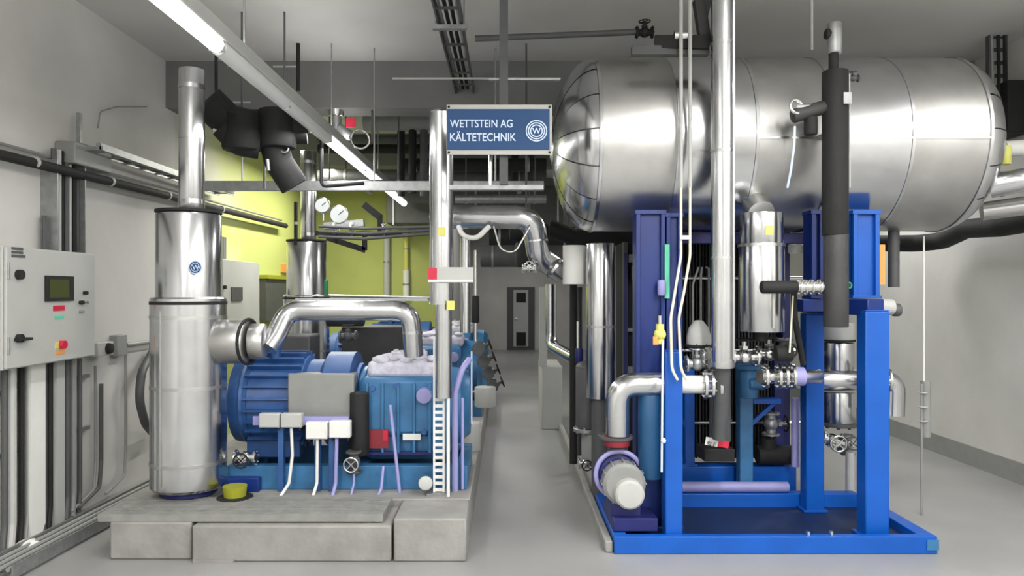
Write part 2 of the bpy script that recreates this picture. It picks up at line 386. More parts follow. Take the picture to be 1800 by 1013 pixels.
post(2.14, 2.22, 5.9, 5.98, .02, 1.14, 'navy post right of the light blue middle post', 'navy')

solo('petrol_cylinder', 'petrol blue upright cylinder in front of the wide left vessel leg', 'cylinder', MB().ccyl(P(1143, 840, 4.98), P(1143, 692, 4.98), .082, .01), 'dpetrol')
# ------------------------------------------------------------------ generic pipe things
def pipe(name, lab, cat, pts, r, m='alu', bend=0, rings=(), ringm=None, group=None, seg=20, rr=1.07):
    pts = [Vector(p) for p in pts]
    base = min(pts, key=lambda q: q.z)
    t = thing(name, lab, cat, base, group)
    b = MB(); b.tube(pts, r, bend, seg); b.build('pipe', m, t)
    for (p, d, wd) in rings:
        p = Vector(p); d = Vector(d).normalized()
        MB().lathe(p-d*wd/2, d, [(0, r), (0, r*rr), (wd, r*rr), (wd, r)], 24).build('band', ringm or m, t)
    return t
def plain(lab, pts, r, m, bend=0, name='pipe', cat='pipe', seg=12, group=None):
    b = MB(); b.tube(pts, r, bend, seg); return solo(name, lab, cat, b, m, group)
def valve(lab, p, axis, s=.06, m='steel', wheel='black', stem=(0,0,1), hw=True, name='valve'):
    p = Vector(p); a = Vector(axis).normalized(); u = Vector(stem).normalized()
    t = thing(name, lab, 'valve', p)
    MB().cyl(p-a*s*1.3, p+a*s*1.3, s*.62, seg=16).sph(p, s*.95).build('body', m, t)
    MB().flange(p-a*s*1.4, a, s*1.15, s*.3, 6).build('flange', m, t)
    MB().flange(p+a*s*1.4, a, s*1.15, s*.3, 6).build('flange', m, t)
    MB().cyl(p, p+u*s*2.0, s*.3, seg=12).cyl(p+u*s*.9, p+u*s*1.3, s*.55, seg=6).build('stem', m, t)
    if hw:
        b = MB().ring(p+u*s*2, u, s*1.0, s*.13, 20, 8)
        x = u.orthogonal().normalized(); y = u.cross(x)
        for e in (x, y): b.cyl(p+u*s*2-e*s, p+u*s*2+e*s, s*.09, seg=6)
        b.build('handwheel', wheel, t)
    else:
        MB().bar(p+u*s*2, p+u*s*2+a*s*2.8, s*.35, s*.15).build('lever', wheel, t, .002)
    return t
def gauge(lab, p, r, d=(0,-1,0)):
    p = Vector(p); d = Vector(d).normalized(); t = thing('pressure_gauge', lab, 'gauge', p)
    MB().lathe(p, d, [(0, r*.9), (.01, r), (.035, r), (.04, r*.9)], 24).build('case', 'steel', t)
    MB().lathe(p+d*.038, d, [(0, r*.86), (.004, r*.86)], 24).build('dial', 'glass', t)
    MB().bar(p+d*.045, p+d*.045+Vector((r*.5, 0, r*.4)), .006, .004).build('needle', 'ink', t)
    MB().cyl(p+Vector((0,0,-r*1.9)), p+Vector((0,0,-r*.8)), .01, seg=8).build('stem', 'steel', t)
    return t

# ------------------------------------------------------------------ insulated oil separators (left), first and its copies
def separator():
    cx, cy, zb = -2.215, 5.16, .27
    t = thing('oil_separator', 'tall silver clad cylinder at the left front with a blue badge', 'vessel', (cx, cy, zb))
    MB().lathe((cx, cy, zb), (0,0,1), [(0, .16), (.02, .19), (.07, .19), (.08, .15)], 32).build('foot_ring', 'navy', t)
    MB().lathe((cx, cy, zb+.06), (0,0,1), [(0, .1), (0, .235), (.02, .25), (1.31, .25), (1.32, .24)], 48).build('lower_jacket', 'alu', t)
    MB().lathe((cx, cy, 1.615), (0,0,1), [(0, .24), (0, .215), (.60, .215), (.62, .205), (.625, .05)], 48).build('upper_jacket', 'alu', t)
    MB().lathe((cx, cy, 1.60), (0,0,1), [(0, .245), (0, .253), (.022, .253), (.022, .21)], 48).build('seal_band', 'black', t)
    MB().lathe((cx, cy, 2.235), (0,0,1), [(0, .2), (0, .219), (.018, .219), (.018, .1)], 48).build('top_band', 'black', t)
    MB().ccyl((cx+.02, cy, 2.24), (cx+.02, cy, 3.24), .085, .01, 32).build('riser', 'alu', t)
    for z in (2.3, 2.75, 3.1): MB().lathe((cx+.02, cy, z), (0,0,1), [(0, .085), (0, .0885), (.03, .0885), (.03, .085)], 32).build('band', 'alu', t)
    for z in (.5, 1.02, 1.5): MB().lathe((cx, cy, z), (0,0,1), [(0, .25), (0, .2525), (.025, .2525), (.025, .25)], 48).build('band', 'alu2', t)
    a = math.radians(-142)
    MB().box(cx-.09, cx-.084, cy-.243, cy-.225, .38, 1.56).build('seam_strip', 'alu2', t)
    return t
sep = separator()
index_kids(); s2 = copytree(sep); s2.location.y += 3.04
tag(s2, 'second silver clad cylinder standing behind the arched silver pipe', 'vessel')
# badge on first
t = thing('round_badge', 'round blue badge with a white mark on the tall silver cylinder', 'badge', (-2.17, 4.94, 1.86))
c = P(343, 470, 4.94)
MB().lathe(c+Vector((0, .012, 0)), (0,-1,0), [(0, .045), (.008, .045)], 32).build('plate', 'signink', t)
MB().lathe(c+Vector((0, .003, 0)), (0,-1,0), [(0, .038), (.003, .038)], 32).build('disc', 'signblue', t)
MB().ring(c, (0,-1,0), .028, .002).build('ring_mark', 'signink', t)
text('W', .045, c+Vector((-.019, -.002, -.016)), FRONT, 'signink', t)
# short thick nozzle + flange to the right of the separator
a = Vector((-2.0, 5.16, 1.34))
t = thing('side_nozzle', 'short fat silver nozzle on the right of the tall cylinder with black ring', 'nozzle', a)
MB().ccyl((-2.02, 5.16, 1.34), (-1.80, 5.16, 1.34), .155, .006).build('jacket', 'alu2', t)
MB().ring((-1.80, 5.16, 1.34), (1, -.15, 0), .155, .012, 32, 8).build('black_ring', 'black', t)
MB().ccyl((-1.79, 5.16, 1.34), (-1.68, 5.17, 1.34), .125, .02).build('end_cap', 'alu2', t)
# arched silver pipe
pa = [P(470, 612, 5.2), P(484, 592, 5.25), P(506, 546, 5.35), P(722, 546, 5.35), P(727, 625, 5.4)]
pipe('suction_pipe', 'arched silver clad pipe bridging over the blue motor and compressor', 'pipe', pa, .072, 'alu', .13,
     [(P(560, 546, 5.35), (1,0,0), .02), (P(640, 546, 5.35), (1,0,0), .02), (P(692, 546, 5.35), (1,0,0), .02), (P(725, 585, 5.37), (0,0,1), .02)], seg=28, rr=1.03)
t = thing('pipe_strap', 'thin galvanised strip lying above the arched pipe', 'rail', P(640, 524, 5.5))
MB().bar(P(520, 527, 5.5), P(752, 527, 5.5), .03, .02).build('rail', 'galv', t)
# ------------------------------------------------------------------ motor + compressor package
def package():
    t = thing('screw_compressor', 'blue screw compressor with frosted top nearest at the left front', 'compressor', (-.65, 5.75, .27))
    # base frame
    MB().box(-2.0, -.28, 5.30, 5.38, .27, .44).build('base_rail', 'petrol', t, .005)
    MB().box(-2.0, -.28, 6.0, 6.08, .27, .44).build('base_rail', 'petrol', t, .005)
    for x in (-2.0, -1.1, -.36): MB().box(x, x+.08, 5.38, 6.0, .29, .43).build('cross_rail', 'petrol', t)
    # compressor
    b = MB()
    b.lathe((-1.12, 5.78, .80), (1,0,0), [(0, .20), (.0, .30), (.05, .31), (.06, .30), (.12, .30), (.13, .345), (.16, .345), (.17, .31), (.46, .32), (.47, .36), (.52, .36), (.53, .31), (.78, .29), (.80, .25), (.84, .22)], 40)
    b.build('rotor_housing', 'petrol', t)
    MB().box(-1.05, -.42, 5.46, 6.05, .44, .80).build('lower_casting', 'petrol', t, .05)
    MB().box(-1.08, -.52, 5.42, 5.95, .62, 1.06).build('front_casting', 'petrol', t, .045)
    for k in range(5): MB().box(-1.03+k*.115, -1.01+k*.115, 5.40, 5.46, .50, 1.02).build('rib', 'petrol', t, .004)
    MB().box(-1.02, -.54, 5.40, 5.43, .49, .515).build('rib', 'navy', t, .004)
    b = MB().box(-1.04, -.50, 5.5, 5.95, 1.04, 1.17); b.build('frosted_top', 'frost', t, .04)
    b = MB()
    for k in range(12): b.sph((-1.0+random.random()*.46, 5.52+random.random()*.3, 1.17+random.random()*.02), .035+.03*random.random(), 10, (1.2, 1, .6))
    b.build('frost_crust', 'frost', t)
    MB().flange((-.75, 5.72, 1.2), (0,0,1), .14, .05, 8).build('suction_flange', 'frost', t)
    MB().flange((-1.13, 5.78, .80), (1,0,0), .33, .04, 12).build('end_flange', 'violet', t)
    for (x, z) in ((-.98, .98), (-.6, .95), (-.98, .66), (-.6, .66), (-.80, 1.0)): MB().lathe((x, 5.43, z), (0,-1,0), [(0, .022), (.03, .022)], 6).build('bolt', 'violet', t)
    MB().lathe((-.60, 5.42, .93), (0,-1,0), [(0, .06), (.05, .055), (.055, .03)], 20).build('sight_cover', 'lilac', t)
    MB().box(-1.0, -.86, 5.395, 5.405, .545, .68).build('red_label', 'dred', t)
    MB().box(-.90, -.865, 5.39, 5.395, .6, .675).build('label_patch', 'red', t)
    MB().box(-.755, -.625, 5.393, 5.402, .605, .65).build('name_plate', 'white', t)
    # motor
    m_ = MB(); m_.lathe((-2.02, 5.75, .86), (1,0,0), [(0, .1), (0, .31), (.06, .35), (.10, .33), (.50, .33), (.52, .30), (.62, .30), (.66, .36), (.86, .36), (.88, .2)], 40)
    m_.build('motor_body', 'violet', t)
    for k in range(26):
        a = 2*PI*k/26; c_, s_ = math.cos(a), math.sin(a)
        MB().bar((-1.93, 5.75+.34*s_, .86+.34*c_), (-1.53, 5.75+.34*s_, .86+.34*c_), .012, .06, up=(0, s_, c_)).build('cooling_fin', 'violet', t)
    MB().lathe((-2.05, 5.75, .86), (1,0,0), [(0, .2), (.0, .33), (.14, .345), (.14, .33)], 32).build('fan_cowl', 'violet', t)
    MB().box(-1.95, -1.55, 5.55, 5.95, .44, .58).build('motor_foot', 'violet', t, .01)
    MB().box(-1.57, -1.12, 5.385, 5.60, .74, 1.085).build('terminal_box', 'grey', t, .02)
    MB().box(-1.585, -1.105, 5.36, 5.385, .73, 1.095).build('terminal_lid', 'grey', t, .012)
    for x in (-1.5, -1.38, -1.26): MB().cyl((x, 5.5, .66), (x, 5.5, .74), .028, seg=12).build('cable_gland', 'black', t)
    MB().cyl((-1.75, 5.6, 1.18), (-1.75, 5.6, 1.27), .04, seg=16).build('eye_bolt', 'violet', t)
    return t
pk = package()
index_kids(); p2 = copytree(pk); p2.location.y += 3.04
tag(p2, 'second blue compressor in the row, half hidden behind the white post', 'compressor')
p3 = copytree(pk); p3.location.y += 5.6; tag(p3, 'farthest blue compressor in the row on the left of the aisle', 'compressor')

# junction boxes on a blue rail in front of the motor
t = thing('junction_rail', 'blue violet rail stand in front of the motor carrying junction boxes', 'stand', (-1.4, 5.26, .27))
MB().box(-1.80, -1.12, 5.25, 5.28, .74, .80).build('rail', 'lilac', t)
for x in (-1.62, -1.36, -1.26): MB().box(x, x+.04, 5.24, 5.29, .27, .76).build('leg', 'violet', t, .004)
for k, (a, b_, z0, z1, m_, lab) in enumerate(((456, 492, 727, 752, 'lgrey', 'left grey junction box in front of the motor'), (494, 531, 727, 752, 'lgrey', 'right grey junction box in front of the motor'),
        (538, 576, 742, 772, 'white', 'left white junction box below the grey terminal box'), (579, 616, 740, 770, 'white', 'right white junction box below the grey terminal box'))):
    p0 = P(a, z1, 5.2); p1 = P(b_, z0, 5.2)
    t = thing('junction_box', lab, 'junction box', ((p0.x+p1.x)/2, 5.2, p0.z))
    MB().box(p0.x, p1.x, 5.185, 5.25, p0.z, p1.z).build('box', m_, t, .006)
    MB().box(p0.x+.006, p1.x-.006, 5.178, 5.187, p0.z+.006, p1.z-.006).build('lid', m_, t, .003)
    for x in (p0.x+.018, p1.x-.018):
        MB().cyl((x, 5.21, p0.z-.02), (x, 5.21, p0.z+.002), .009, seg=8).build('gland', 'black', t)
for k, (pts, r, m_, lab) in enumerate((
    ([P(512, 752, 5.22), P(514, 800, 5.22), P(508, 850, 5.2), P(485, 885, 5.12)], .011, 'white', 'pale curved cable dropping from the grey junction boxes'),
    ([P(558, 772, 5.22), P(557, 850, 5.2), P(545, 890, 5.12)], .011, 'white', 'pale cable dropping from the left white junction box'),
    ([P(592, 770, 5.22), P(590, 850, 5.2), P(580, 890, 5.12)], .013, 'lilac', 'lilac cable dropping from the right white junction box'),
    ([P(622, 822, 5.24), P(622, 850, 5.22), P(612, 893, 5.12)], .008, 'lilac', 'short lilac cable near the black pump valve'),
    ([P(674, 820, 5.26), P(670, 860, 5.2), P(655, 890, 5.12)], .010, 'lilac', 'short lilac cable in front of the red label'))):
    plain(lab, pts, r, m_, .05, 'cable', 'cable', 8)
plain('thin pale rod leaning on the blue compressor', [P(686, 712, 5.28), P(703, 870, 5.22)], .012, 'lilac', name='rod', cat='rod')
t = valve('small steel valve with black hub at the foot of the motor', P(432, 805, 5.3), (1,0,0), .05, 'steel', 'black', (0,-1,0))
t = valve('round dark valve under the terminal box', P(622, 812, 5.28), (0,0,1), .05, 'dgrey', 'steel', (0,-1,0))
solo('filter_housing', 'black upright filter between the motor and compressor', 'filter', MB().ccyl(P(632, 800, 5.36), P(632, 690, 5.36), .07), 'black')
t = thing('drain_pot', 'yellow green drain pot at the foot of the tall cylinder', 'pot', P(413, 876, 5.08))
p = Vector((P(413, 876, 5.06).x, 5.06, .27))
MB().lathe(p, (0,0,1), [(0, .07), (.09, .08), (.09, .07)], 24).build('pot', 'olive', t)
MB().lathe(p+Vector((0,0,.0)), (0,0,1), [(0, .12), (.015, .12), (.02, .08)], 24).build('saucer', 'black', t)
solo('skid_edge', 'dark blue box at the foot of the tall cylinder', 'box', MB().box(-1.98, -1.75, 5.22, 5.29, .27, .37), 'dblue', bevel=.006)
solo('handwheel', 'small pale round cap at the foot of the white post', 'cap', MB().ccyl(P(748, 850, 5.2), P(748, 850, 5.12), .05), 'lgrey')
# curved black cable near the nozzle and grey conduit arc at the left
plain('thick grey hose curving on the wall left of the tall cylinder', [(-3.2, 6.7, 1.15), (-3.1, 6.28, 1.0), (-3.08, 6.2, .78), (-3.1, 6.35, .55), (-3.2, 6.7, .4)], .035, 'dgrey', .2, 'hose', 'hose')

# ------------------------------------------------------------------ central white post and its strut
t = thing('vertical_duct', 'tall silver pipe standing behind the blue sign', 'pipe', (-.45, 5.15, .27))
x = (776-CX)/FX*5.15
MB().cyl((x, 5.15, 1.62), (x, 5.15, 2.93), .083, seg=32).build('pipe', 'alu', t)
MB().cyl((x+.015, 5.15, .95), (x+.015, 5.15, 1.62), .058, seg=24).build('lower_pipe', 'alu', t)
MB().lathe((x, 5.15, 1.60), (0,0,1), [(0, .06), (0, .088), (.02, .088), (.02, .08)], 32).build('band', 'alu', t)
MB().lathe((x, 5.15, 2.2), (0,0,1), [(0, .083), (0, .087), (.02, .087), (.02, .08)], 32).build('band', 'alu', t)
MB().sph((x, 5.15, 2.93), .083, 24, (1,1,.35)).build('cap', 'alu', t)
t = thing('perforated_strut', 'perforated galvanised strut standing at the plinth corner', 'strut', (x, 5.2, .27))
x0 = P(762, 0, 5.2).x; x1 = P(782, 0, 5.2).x
z = .27
MB().box(x0, x0+.014, 5.17, 5.24, .27, 1.36).build('flange_strip', 'white', t)
MB().box(x1-.014, x1, 5.17, 5.24, .27, 1.36).build('flange_strip', 'white', t)
for k in range(24): MB().box(x0+.014, x1-.014, 5.175, 5.185, .29+k*.0452, .29+k*.0452+.022).build('rung', 'white', t)
MB().box(x0-.04, x1+.04, 5.13, 5.28, .27, .285).build('foot_plate', 'galv', t)
plain('slim white pipe right beside the perforated strut', [(x1+.03, 5.12, .27), (x1+.03, 5.12, 1.5)], .012, 'white')
t = thing('pipe_label', 'red and white pipe label band on the tall silver pipe', 'label', P(790, 480, 5.0))
MB().box(P(753, 0, 5.05).x, P(768, 0, 5.05).x, 5.04, 5.06, P(0, 491, 5.05).z, P(0, 472, 5.05).z).build('red_patch', 'red', t)
MB().box(P(768, 0, 5.05).x, P(832, 0, 5.05).x, 5.045, 5.06, P(0, 497, 5.05).z, P(0, 470, 5.05).z).build('strip', 'lgrey', t)
MB().box(P(753, 0, 5.05).x, P(832, 0, 5.05).x, 5.03, 5.045, P(0, 496, 5.05).z, P(0, 492, 5.05).z).build('edge', 'white', t)
solo('yellow_tag', 'pale yellow tag on the lower silver pipe by the red label', 'tag', MB().box(P(785, 0, 5.06).x, P(799, 0, 5.06).x, 5.055, 5.065, P(0, 545, 5.06).z, P(0, 529, 5.06).z), 'yel')
solo('yellow_tag', 'pale yellow tag high on the tall silver pipe', 'tag', MB().box(P(770, 0, 5.06).x, P(783, 0, 5.06).x, 5.058, 5.068, P(0, 415, 5.06).z, P(0, 400, 5.06).z), 'yel')
# thinner vertical pipe behind the post, with thermometer
pipe('riser_pipe', 'slim silver pipe rising right behind the tall silver pipe', 'pipe', [P(818, 585, 6.2), P(818, 415, 6.2)], .045, 'alu', 0, [(P(818, 500, 6.2), (0,0,1), .02)])
plain('thin steel lance beside the slim silver pipe', [P(836, 600, 6.5), P(836, 440, 6.5)], .016, 'steel', name='lance', cat='pipe')
solo('black_grip', 'black sleeve on the thin steel lance', 'sleeve', MB().ccyl(P(836, 568, 6.5), P(836, 520, 6.5), .032), 'black')
# blue piping right of the post
plain('violet blue bent pipe right of the perforated strut', [P(800, 870, 5.25), P(800, 690, 5.25), P(812, 650, 5.25), P(825, 632, 5.35)], .022, 'lilac', .08)
plain('slim lilac pipe at the plinth edge', [P(813, 860, 5.28), P(813, 700, 5.28)], .012, 'lilac')
plain('pale upright line at the aisle edge of the compressor', [P(829, 745, 5.5), P(829, 618, 5.5)], .006, 'signink')
solo('white_motor', 'pale pump motor beyond the first compressor beside the aisle', 'motor', MB().ccyl(P(853, 715, 7.6), P(853, 680, 7.6), .11), 'lgrey')
solo('white_canister', 'pale canister standing on the plinth edge beside the aisle', 'canister', MB().ccyl(Vector((-.32, 6.6, .27)), Vector((-.32, 6.6, .52)), .09), 'lgrey')
for k in range(4): valve(('nearest', 'second', 'third', 'farthest')[k]+' dark valve in the cluster over the aisle edge', P(842+k*8, 612+k*22, 7.0+k*.25), (0,1,0), .055, 'dgrey', 'black', (1,0,.4))

# ------------------------------------------------------------------ sign
sy = 4.72; a = P(785, 272, sy); b = P(970, 184, sy)
t = thing('company_sign', 'blue company sign with white lettering and ring logo under the ceiling', 'sign', ((a.x+b.x)/2, sy, a.z))
MB().box(a.x, b.x, sy, sy+.012, a.z, b.z).build('back_plate', 'lgrey', t, .002)
a2 = P(786, 264, sy); b2 = P(966, 192, sy)
MB().box(a2.x, b2.x, sy-.004, sy+.001, a2.z, b2.z).build('blue_panel', 'signblue', t)
text('WETTSTEIN AG', .0715, P(791, 224, sy-.004)+Vector((0,-.002,0)), FRONT, 'signink', t, sx=.80, bold=.0006)
text('KÄLTETECHNIK', .0715, P(790, 248, sy-.004)+Vector((0,-.002,0)), FRONT, 'signink', t, sx=.828, bold=.0006)
cc = P(943, 230, sy-.008)
for R in (.066, .052, .038):
    MB().lathe(cc+Vector((0,.003,0)), (0,-1,0), [(0, R-.0045), (.003, R-.0045), (.003, R+.0025), (0, R+.0025)], 40).build('logo_ring', 'signink', t)
    o = t.children
for o in [q for q in bpy.data.objects if q.name.startswith('logo_ring')]:
    me = o.data                                               # open rings: drop the two cap discs
    import bmesh
    bm = bmesh.new(); bm.from_mesh(me); bmesh.ops.delete(bm, geom=[f for f in bm.faces if len(f.verts) > 4], context='FACES'); bm.to_mesh(me); bm.free()
MB().box(cc.x-.072, cc.x-.018, sy-.0055, sy-.004, cc.z-.008, cc.z+.008).build('logo_gap', 'signblue', t)
text('W', .05, cc+Vector((0, .001, -.017)), FRONT, 'signink', t, name='logo_letter', align='CENTER', bold=.001)
for (px, py) in ((789, 188), (966, 188), (966, 268), (789, 268)):
    MB().lathe(P(px, py, sy), (0,-1,0), [(0, .008), (.004, .008)], 10).build('screw', 'black', t)
t = thing('hanging_strut', 'grey hanging strut behind the blue sign', 'strut', P(880, 320, 4.86))
MB().box(P(878, 0, 4.8).x, P(893, 0, 4.8).x, 4.76, 4.80, 2.38, ZC).build('strut', 'dgrey', t)
MB().box(P(866, 0, 4.8).x, P(900, 0, 4.8).x, 4.74, 4.76, 2.6, 2.66).build('clamp', 'galv', t)
MB().bar(P(790, 330, 4.8), P(955, 330, 4.8), .04, .03).build('cross_rail', 'galv', t)
MB().bar(P(860, 140, 4.8), P(985, 140, 4.8), .03, .012).build('cross_rail', 'galv', t)
plain('black hose rising beside the foot of the sign strut', [P(862, 262, 4.83), P(862, 330, 4.81)], .014, 'steel', name='hose', cat='hose')

# ------------------------------------------------------------------ ceiling cable trays and pipes (centre)
def ladder(lab, p0, p1, wd, up, m='galv', n=8, name='cable_ladder', h=.05, cables=0, cm='black'):
    p0 = Vector(p0); p1 = Vector(p1); d = (p1-p0).normalized(); up = Vector(up).normalized(); sd = d.cross(up).normalized()
    t = thing(name, lab, 'cable tray', p0)
    for s_ in (-1, 1): MB().bar(p0+sd*wd/2*s_, p1+sd*wd/2*s_, .012, h, up=up).build('side_rail', m, t)
    for k in range(n):
        q = p0.lerp(p1, (k+.5)/n); MB().bar(q-sd*wd/2-up*h*.3, q+sd*wd/2-up*h*.3, .03, .012, up=up).build('rung', m, t)
    for k in range(cables):
        o = sd*(wd*.38*(2*k/max(cables-1, 1)-1)); b = MB(); b.tube([p0+o+up*.012, p0.lerp(p1, .5)+o+up*.02+sd*.006, p1+o+up*.012], .014, 0, 8); b.build('cable', cm if k % 3 else 'grey', t)
    return t
ladder('dark cable tray running away along the ceiling above the sign', (-.40, 3.3, 3.62), (-.40, 10.0, 3.62), .17, (0,0,1), 'dgrey', 18, cables=4, h=.07)
for k, (y, l) in enumerate(((5.2, 'nearer'), (7.9, 'farther'))):
    solo('tray_bracket', l+' bracket hanging the dark ceiling tray', 'bracket', MB().box(-.52, -.28, y, y+.05, 3.54, 3.57).cyl((-.5, y+.02, 3.57), (-.5, y+.02, ZC), .007, seg=6).cyl((-.3, y+.02, 3.57), (-.3, y+.02, ZC), .007, seg=6), 'galv')
plain('dark horizontal pipe under the ceiling right of the tray', [P(835, 68, 5.4), P(1125, 56, 5.4)], .022, 'dgrey')
t = valve('black valve at the end of the dark ceiling pipe', P(1133, 57, 5.4), (1,0,0), .04, 'black', 'black', (0,0,1))
plain('thin grey conduit crossing above the sign', [P(690, 138, 6.0), P(985, 138, 6.0)], .008, 'lgrey', name='conduit')
ladder('long galvanised cable tray crossing behind the silver posts', (-2.85, 6.9, 2.66), (.35, 6.9, 2.66), .12, (0,0,1), 'galv', 12, cables=2)
lad = [o for o in bpy.data.objects if o.name.startswith('cable_ladder')][-1]
for x in (-2.6, -1.3, .1): MB().box(x, x+.04, 6.74, 6.97, 2.605, 2.632).build('support_arm', 'galv', lad)
solo('channel_rail', 'galvanised channel rail crossing at the height of the lamp end', 'rail', MB().box(-2.80, .34, 6.70, 6.74, 2.60, 2.69), 'galv', bevel=.004)
for k, x in enumerate((-2.4, -1.2, -.1)):
    solo('drop_rod', ('left', 'middle', 'right')[k]+' threaded rod hanging the galvanised channel rail', 'rod', MB().cyl((x, 6.72, 2.69), (x, 6.72, 3.9), .007, seg=6), 'galv')
# dark ducts beyond (upper middle)
dk = [((640, 800), 215, 8.5, .10, 'grey', 'thick grey pipe crossing under the beam behind the white post'), ((560, 960), 245, 9.2, .055, 'dgrey', 'dark pipe crossing just below the thick grey pipe'),
      ((560, 960), 262, 9.4, .06, 'black', 'upper black pipe crossing at the level of the sign foot'), ((700, 960), 290, 9.0, .08, 'black', 'lower black pipe crossing under the sign'),
      ((560, 960), 310, 9.8, .09, 'dgrey', 'dark grey pipe crossing above the galvanised rail'), ((800, 960), 350, 8.6, .05, 'galv', 'galvanised pipe crossing above the silver S shaped pipe'), ((560, 720), 322, 8.0, .035, 'black', 'black pipe crossing above the gauges'),
      ((860, 1010), 415, 9.5, .12, 'black', 'black duct passing behind the silver S shaped pipe'), ((845, 1020), 450, 10.5, .16, 'dgrey', 'dark duct crossing the aisle below the black duct')]
for (xa, xb), y, Y, r, m_, lab in dk:
    A = P(xa, y, Y); B = P(xb, y, Y); t = thing('cross_pipe', lab, 'pipe', A, 'pipes crossing under the ceiling')
    MB().cyl(A, B, r, seg=20).build('pipe', m_, t)
    for q in (.12, .88):
        o = A.lerp(B, q); MB().cyl(o, (o.x, o.y, ZC), .008, seg=6).build('hanger', 'dgrey', t)
        MB().lathe(o-Vector((.015, 0, 0)), (1,0,0), [(0, r), (0, r+.008), (.03, r+.008), (.03, r)], 20).build('clamp', 'galv', t)
for k, (px, y0, y1, Y, m_, lab) in enumerate(((655, 125, 250, 7.2, 'dgrey', 'thin dark drop pipe left of the red valve bonnet area'), (725, 225, 340, 8.5, 'black', 'black drop pipe under the thick grey pipe'), (745, 225, 345, 8.5, 'dgrey', 'dark drop pipe left of the white post'),
       (705, 225, 345, 8.6, 'black', 'short black stub above the far lamp end'), (905, 262, 335, 9.4, 'black', 'black drop pipe right of the sign strut'), (935, 262, 390, 9.4, 'blackgrey', 'worn black drop pipe left of the vessel end'))):
    plain(lab, [P(px, y0, Y), P(px, y1, Y)], .045 if k else .015, m_, 0, 'drop_pipe', 'pipe')
t = thing('ventilation_duct', 'large dark duct under the ceiling beyond the beam', 'duct', (-.5, 12, 2.75))
MB().box(-1.9, .9, 11.7, 12.3, 2.75, 3.35).build('duct', 'dgrey', t, .02)
for x in (-1.8, -.5, .8):
    MB().box(x, x+.03, 11.68, 12.32, 2.73, 3.37).build('flange', 'galv', t); MB().cyl((x, 11.7, 3.36), (x, 11.7, ZC), .008, seg=6).build('hanger', 'galv', t)
plain('thick black insulated pipe crossing under the left end of the vessel', [P(965, 400, 7.2), P(1010, 418, 7.2), P(1190, 418, 7.2)], .085, 'black', .1)
t = thing('lagged_valve', 'black lagged valve left of the S shaped silver pipe', 'valve', P(930, 455, 6.6))
MB().ccyl(P(925, 470, 6.6), P(925, 425, 6.6), .10, .03).build('body_jacket', 'black', t); MB().ccyl(P(895, 408, 6.6), P(965, 408, 6.6), .075, .02).build('pipe_jacket', 'black', t)
MB().cyl(P(925, 408, 6.6), (P(925, 0, 6.6).x, 6.6, ZC), .008, seg=6).build('hanger', 'dgrey', t)

# ------------------------------------------------------------------ S shaped silver pipe and neighbours right of the aisle
pts = [P(795, 382, 5.9), P(938, 382, 5.9), P(946, 452, 6.0), P(986, 478, 6.15)]
pipe('bent_pipe', 'silver S shaped pipe bending down toward the white insulated block', 'pipe', pts, .094, 'alu', .17,
     [(P(850, 382, 5.9), (1,0,0), .02), (P(905, 382, 5.9), (1,0,0), .02), (P(943, 424, 5.95), (.1,0,-1), .015), (P(975, 471, 6.05), (.8,0,-.6), .02)], seg=28, rr=1.03)
plain('white loop of cable hanging under the S shaped pipe', [P(806, 398, 5.8), P(814, 416, 5.75), P(838, 420, 5.75), P(860, 398, 5.8)], .02, 'white', .1, 'cable_loop', 'cable')
plain('thin steel wire loop below the S shaped pipe', [P(868, 398, 5.8), P(880, 440, 5.75), P(905, 445, 5.75), P(932, 398, 5.8)], .008, 'steel', .2, 'wire_loop', 'wire')
valve('small steel valve at the foot of the S shaped pipe', P(930, 472, 5.95), (1,0,0), .035, 'steel', 'steel', (0,-1,.3))
t = thing('insulated_column', 'tall silver clad column on the right of the aisle', 'column', (.76, 5.9, .1))
x0 = P(1055, 0, 5.9).x
MB().ccyl((x0, 5.9, .84), (x0, 5.9, 2.07), .115, .008, 36).build('jacket', 'alu', t)
MB().cyl((x0, 5.9, .07), (x0, 5.9, .85), .07, seg=24).build('foot_pipe', 'dgrey', t)
MB().lathe((x0, 5.9, 1.4), (0,0,1), [(0, .115), (0, .119), (.02, .119), (.02, .115)], 36).build('band', 'alu2', t)
solo('insulated_block', 'white insulated block at the end of the S shaped pipe', 'insulation', MB().ccyl(P(1009, 500, 6.02), P(1009, 432, 6.02), .092, .004), 'white')
# silver pipe curving to the block
pipe('small_bend_pipe', 'small silver pipe dropping and curving right above the pale block', 'pipe', [P(968, 500, 7.6), P(968, 608, 7.6), P(1010, 630, 7.0)], .06, 'alu', .16, [(P(968, 560, 7.6), (0,0,1), .02)])
solo('grey_cabinet_column', 'pale grey column beside the small curving silver pipe', 'column', MB().box(P(948,0,9).x, P(962,0,9).x, 9.0, 9.1, 0.77, P(0,505,9).z), 'lgrey')
for k, (px, y0, y1, Y, r, m_, lab) in enumerate(((1008, 500, 815, 6.6, .035, 'black', 'black post left of the tall silver column'), (1018, 505, 800, 6.9, .03, 'dgrey', 'dark pipe between the black post and the silver column'))):
    plain(lab, [P(px, y0, Y), P(px, y1, Y)], r, m_, 0, 'dark_post', 'post')
t = thing('oil_filter', 'dark grey upright filter canister beside the aisle', 'filter', (.78, 5.75, .3))
MB().ccyl(P(1033, 752, 6.1), P(1033, 645, 6.1), .10).build('canister', 'dgrey', t)
MB().flange(P(1033, 755, 6.1), (0,0,1), .12, .03, 8).build('flange', 'galv', t)
MB().sph(P(1033, 645, 6.1), .10, 20, (1,1,.5)).build('dome', 'dgrey', t)
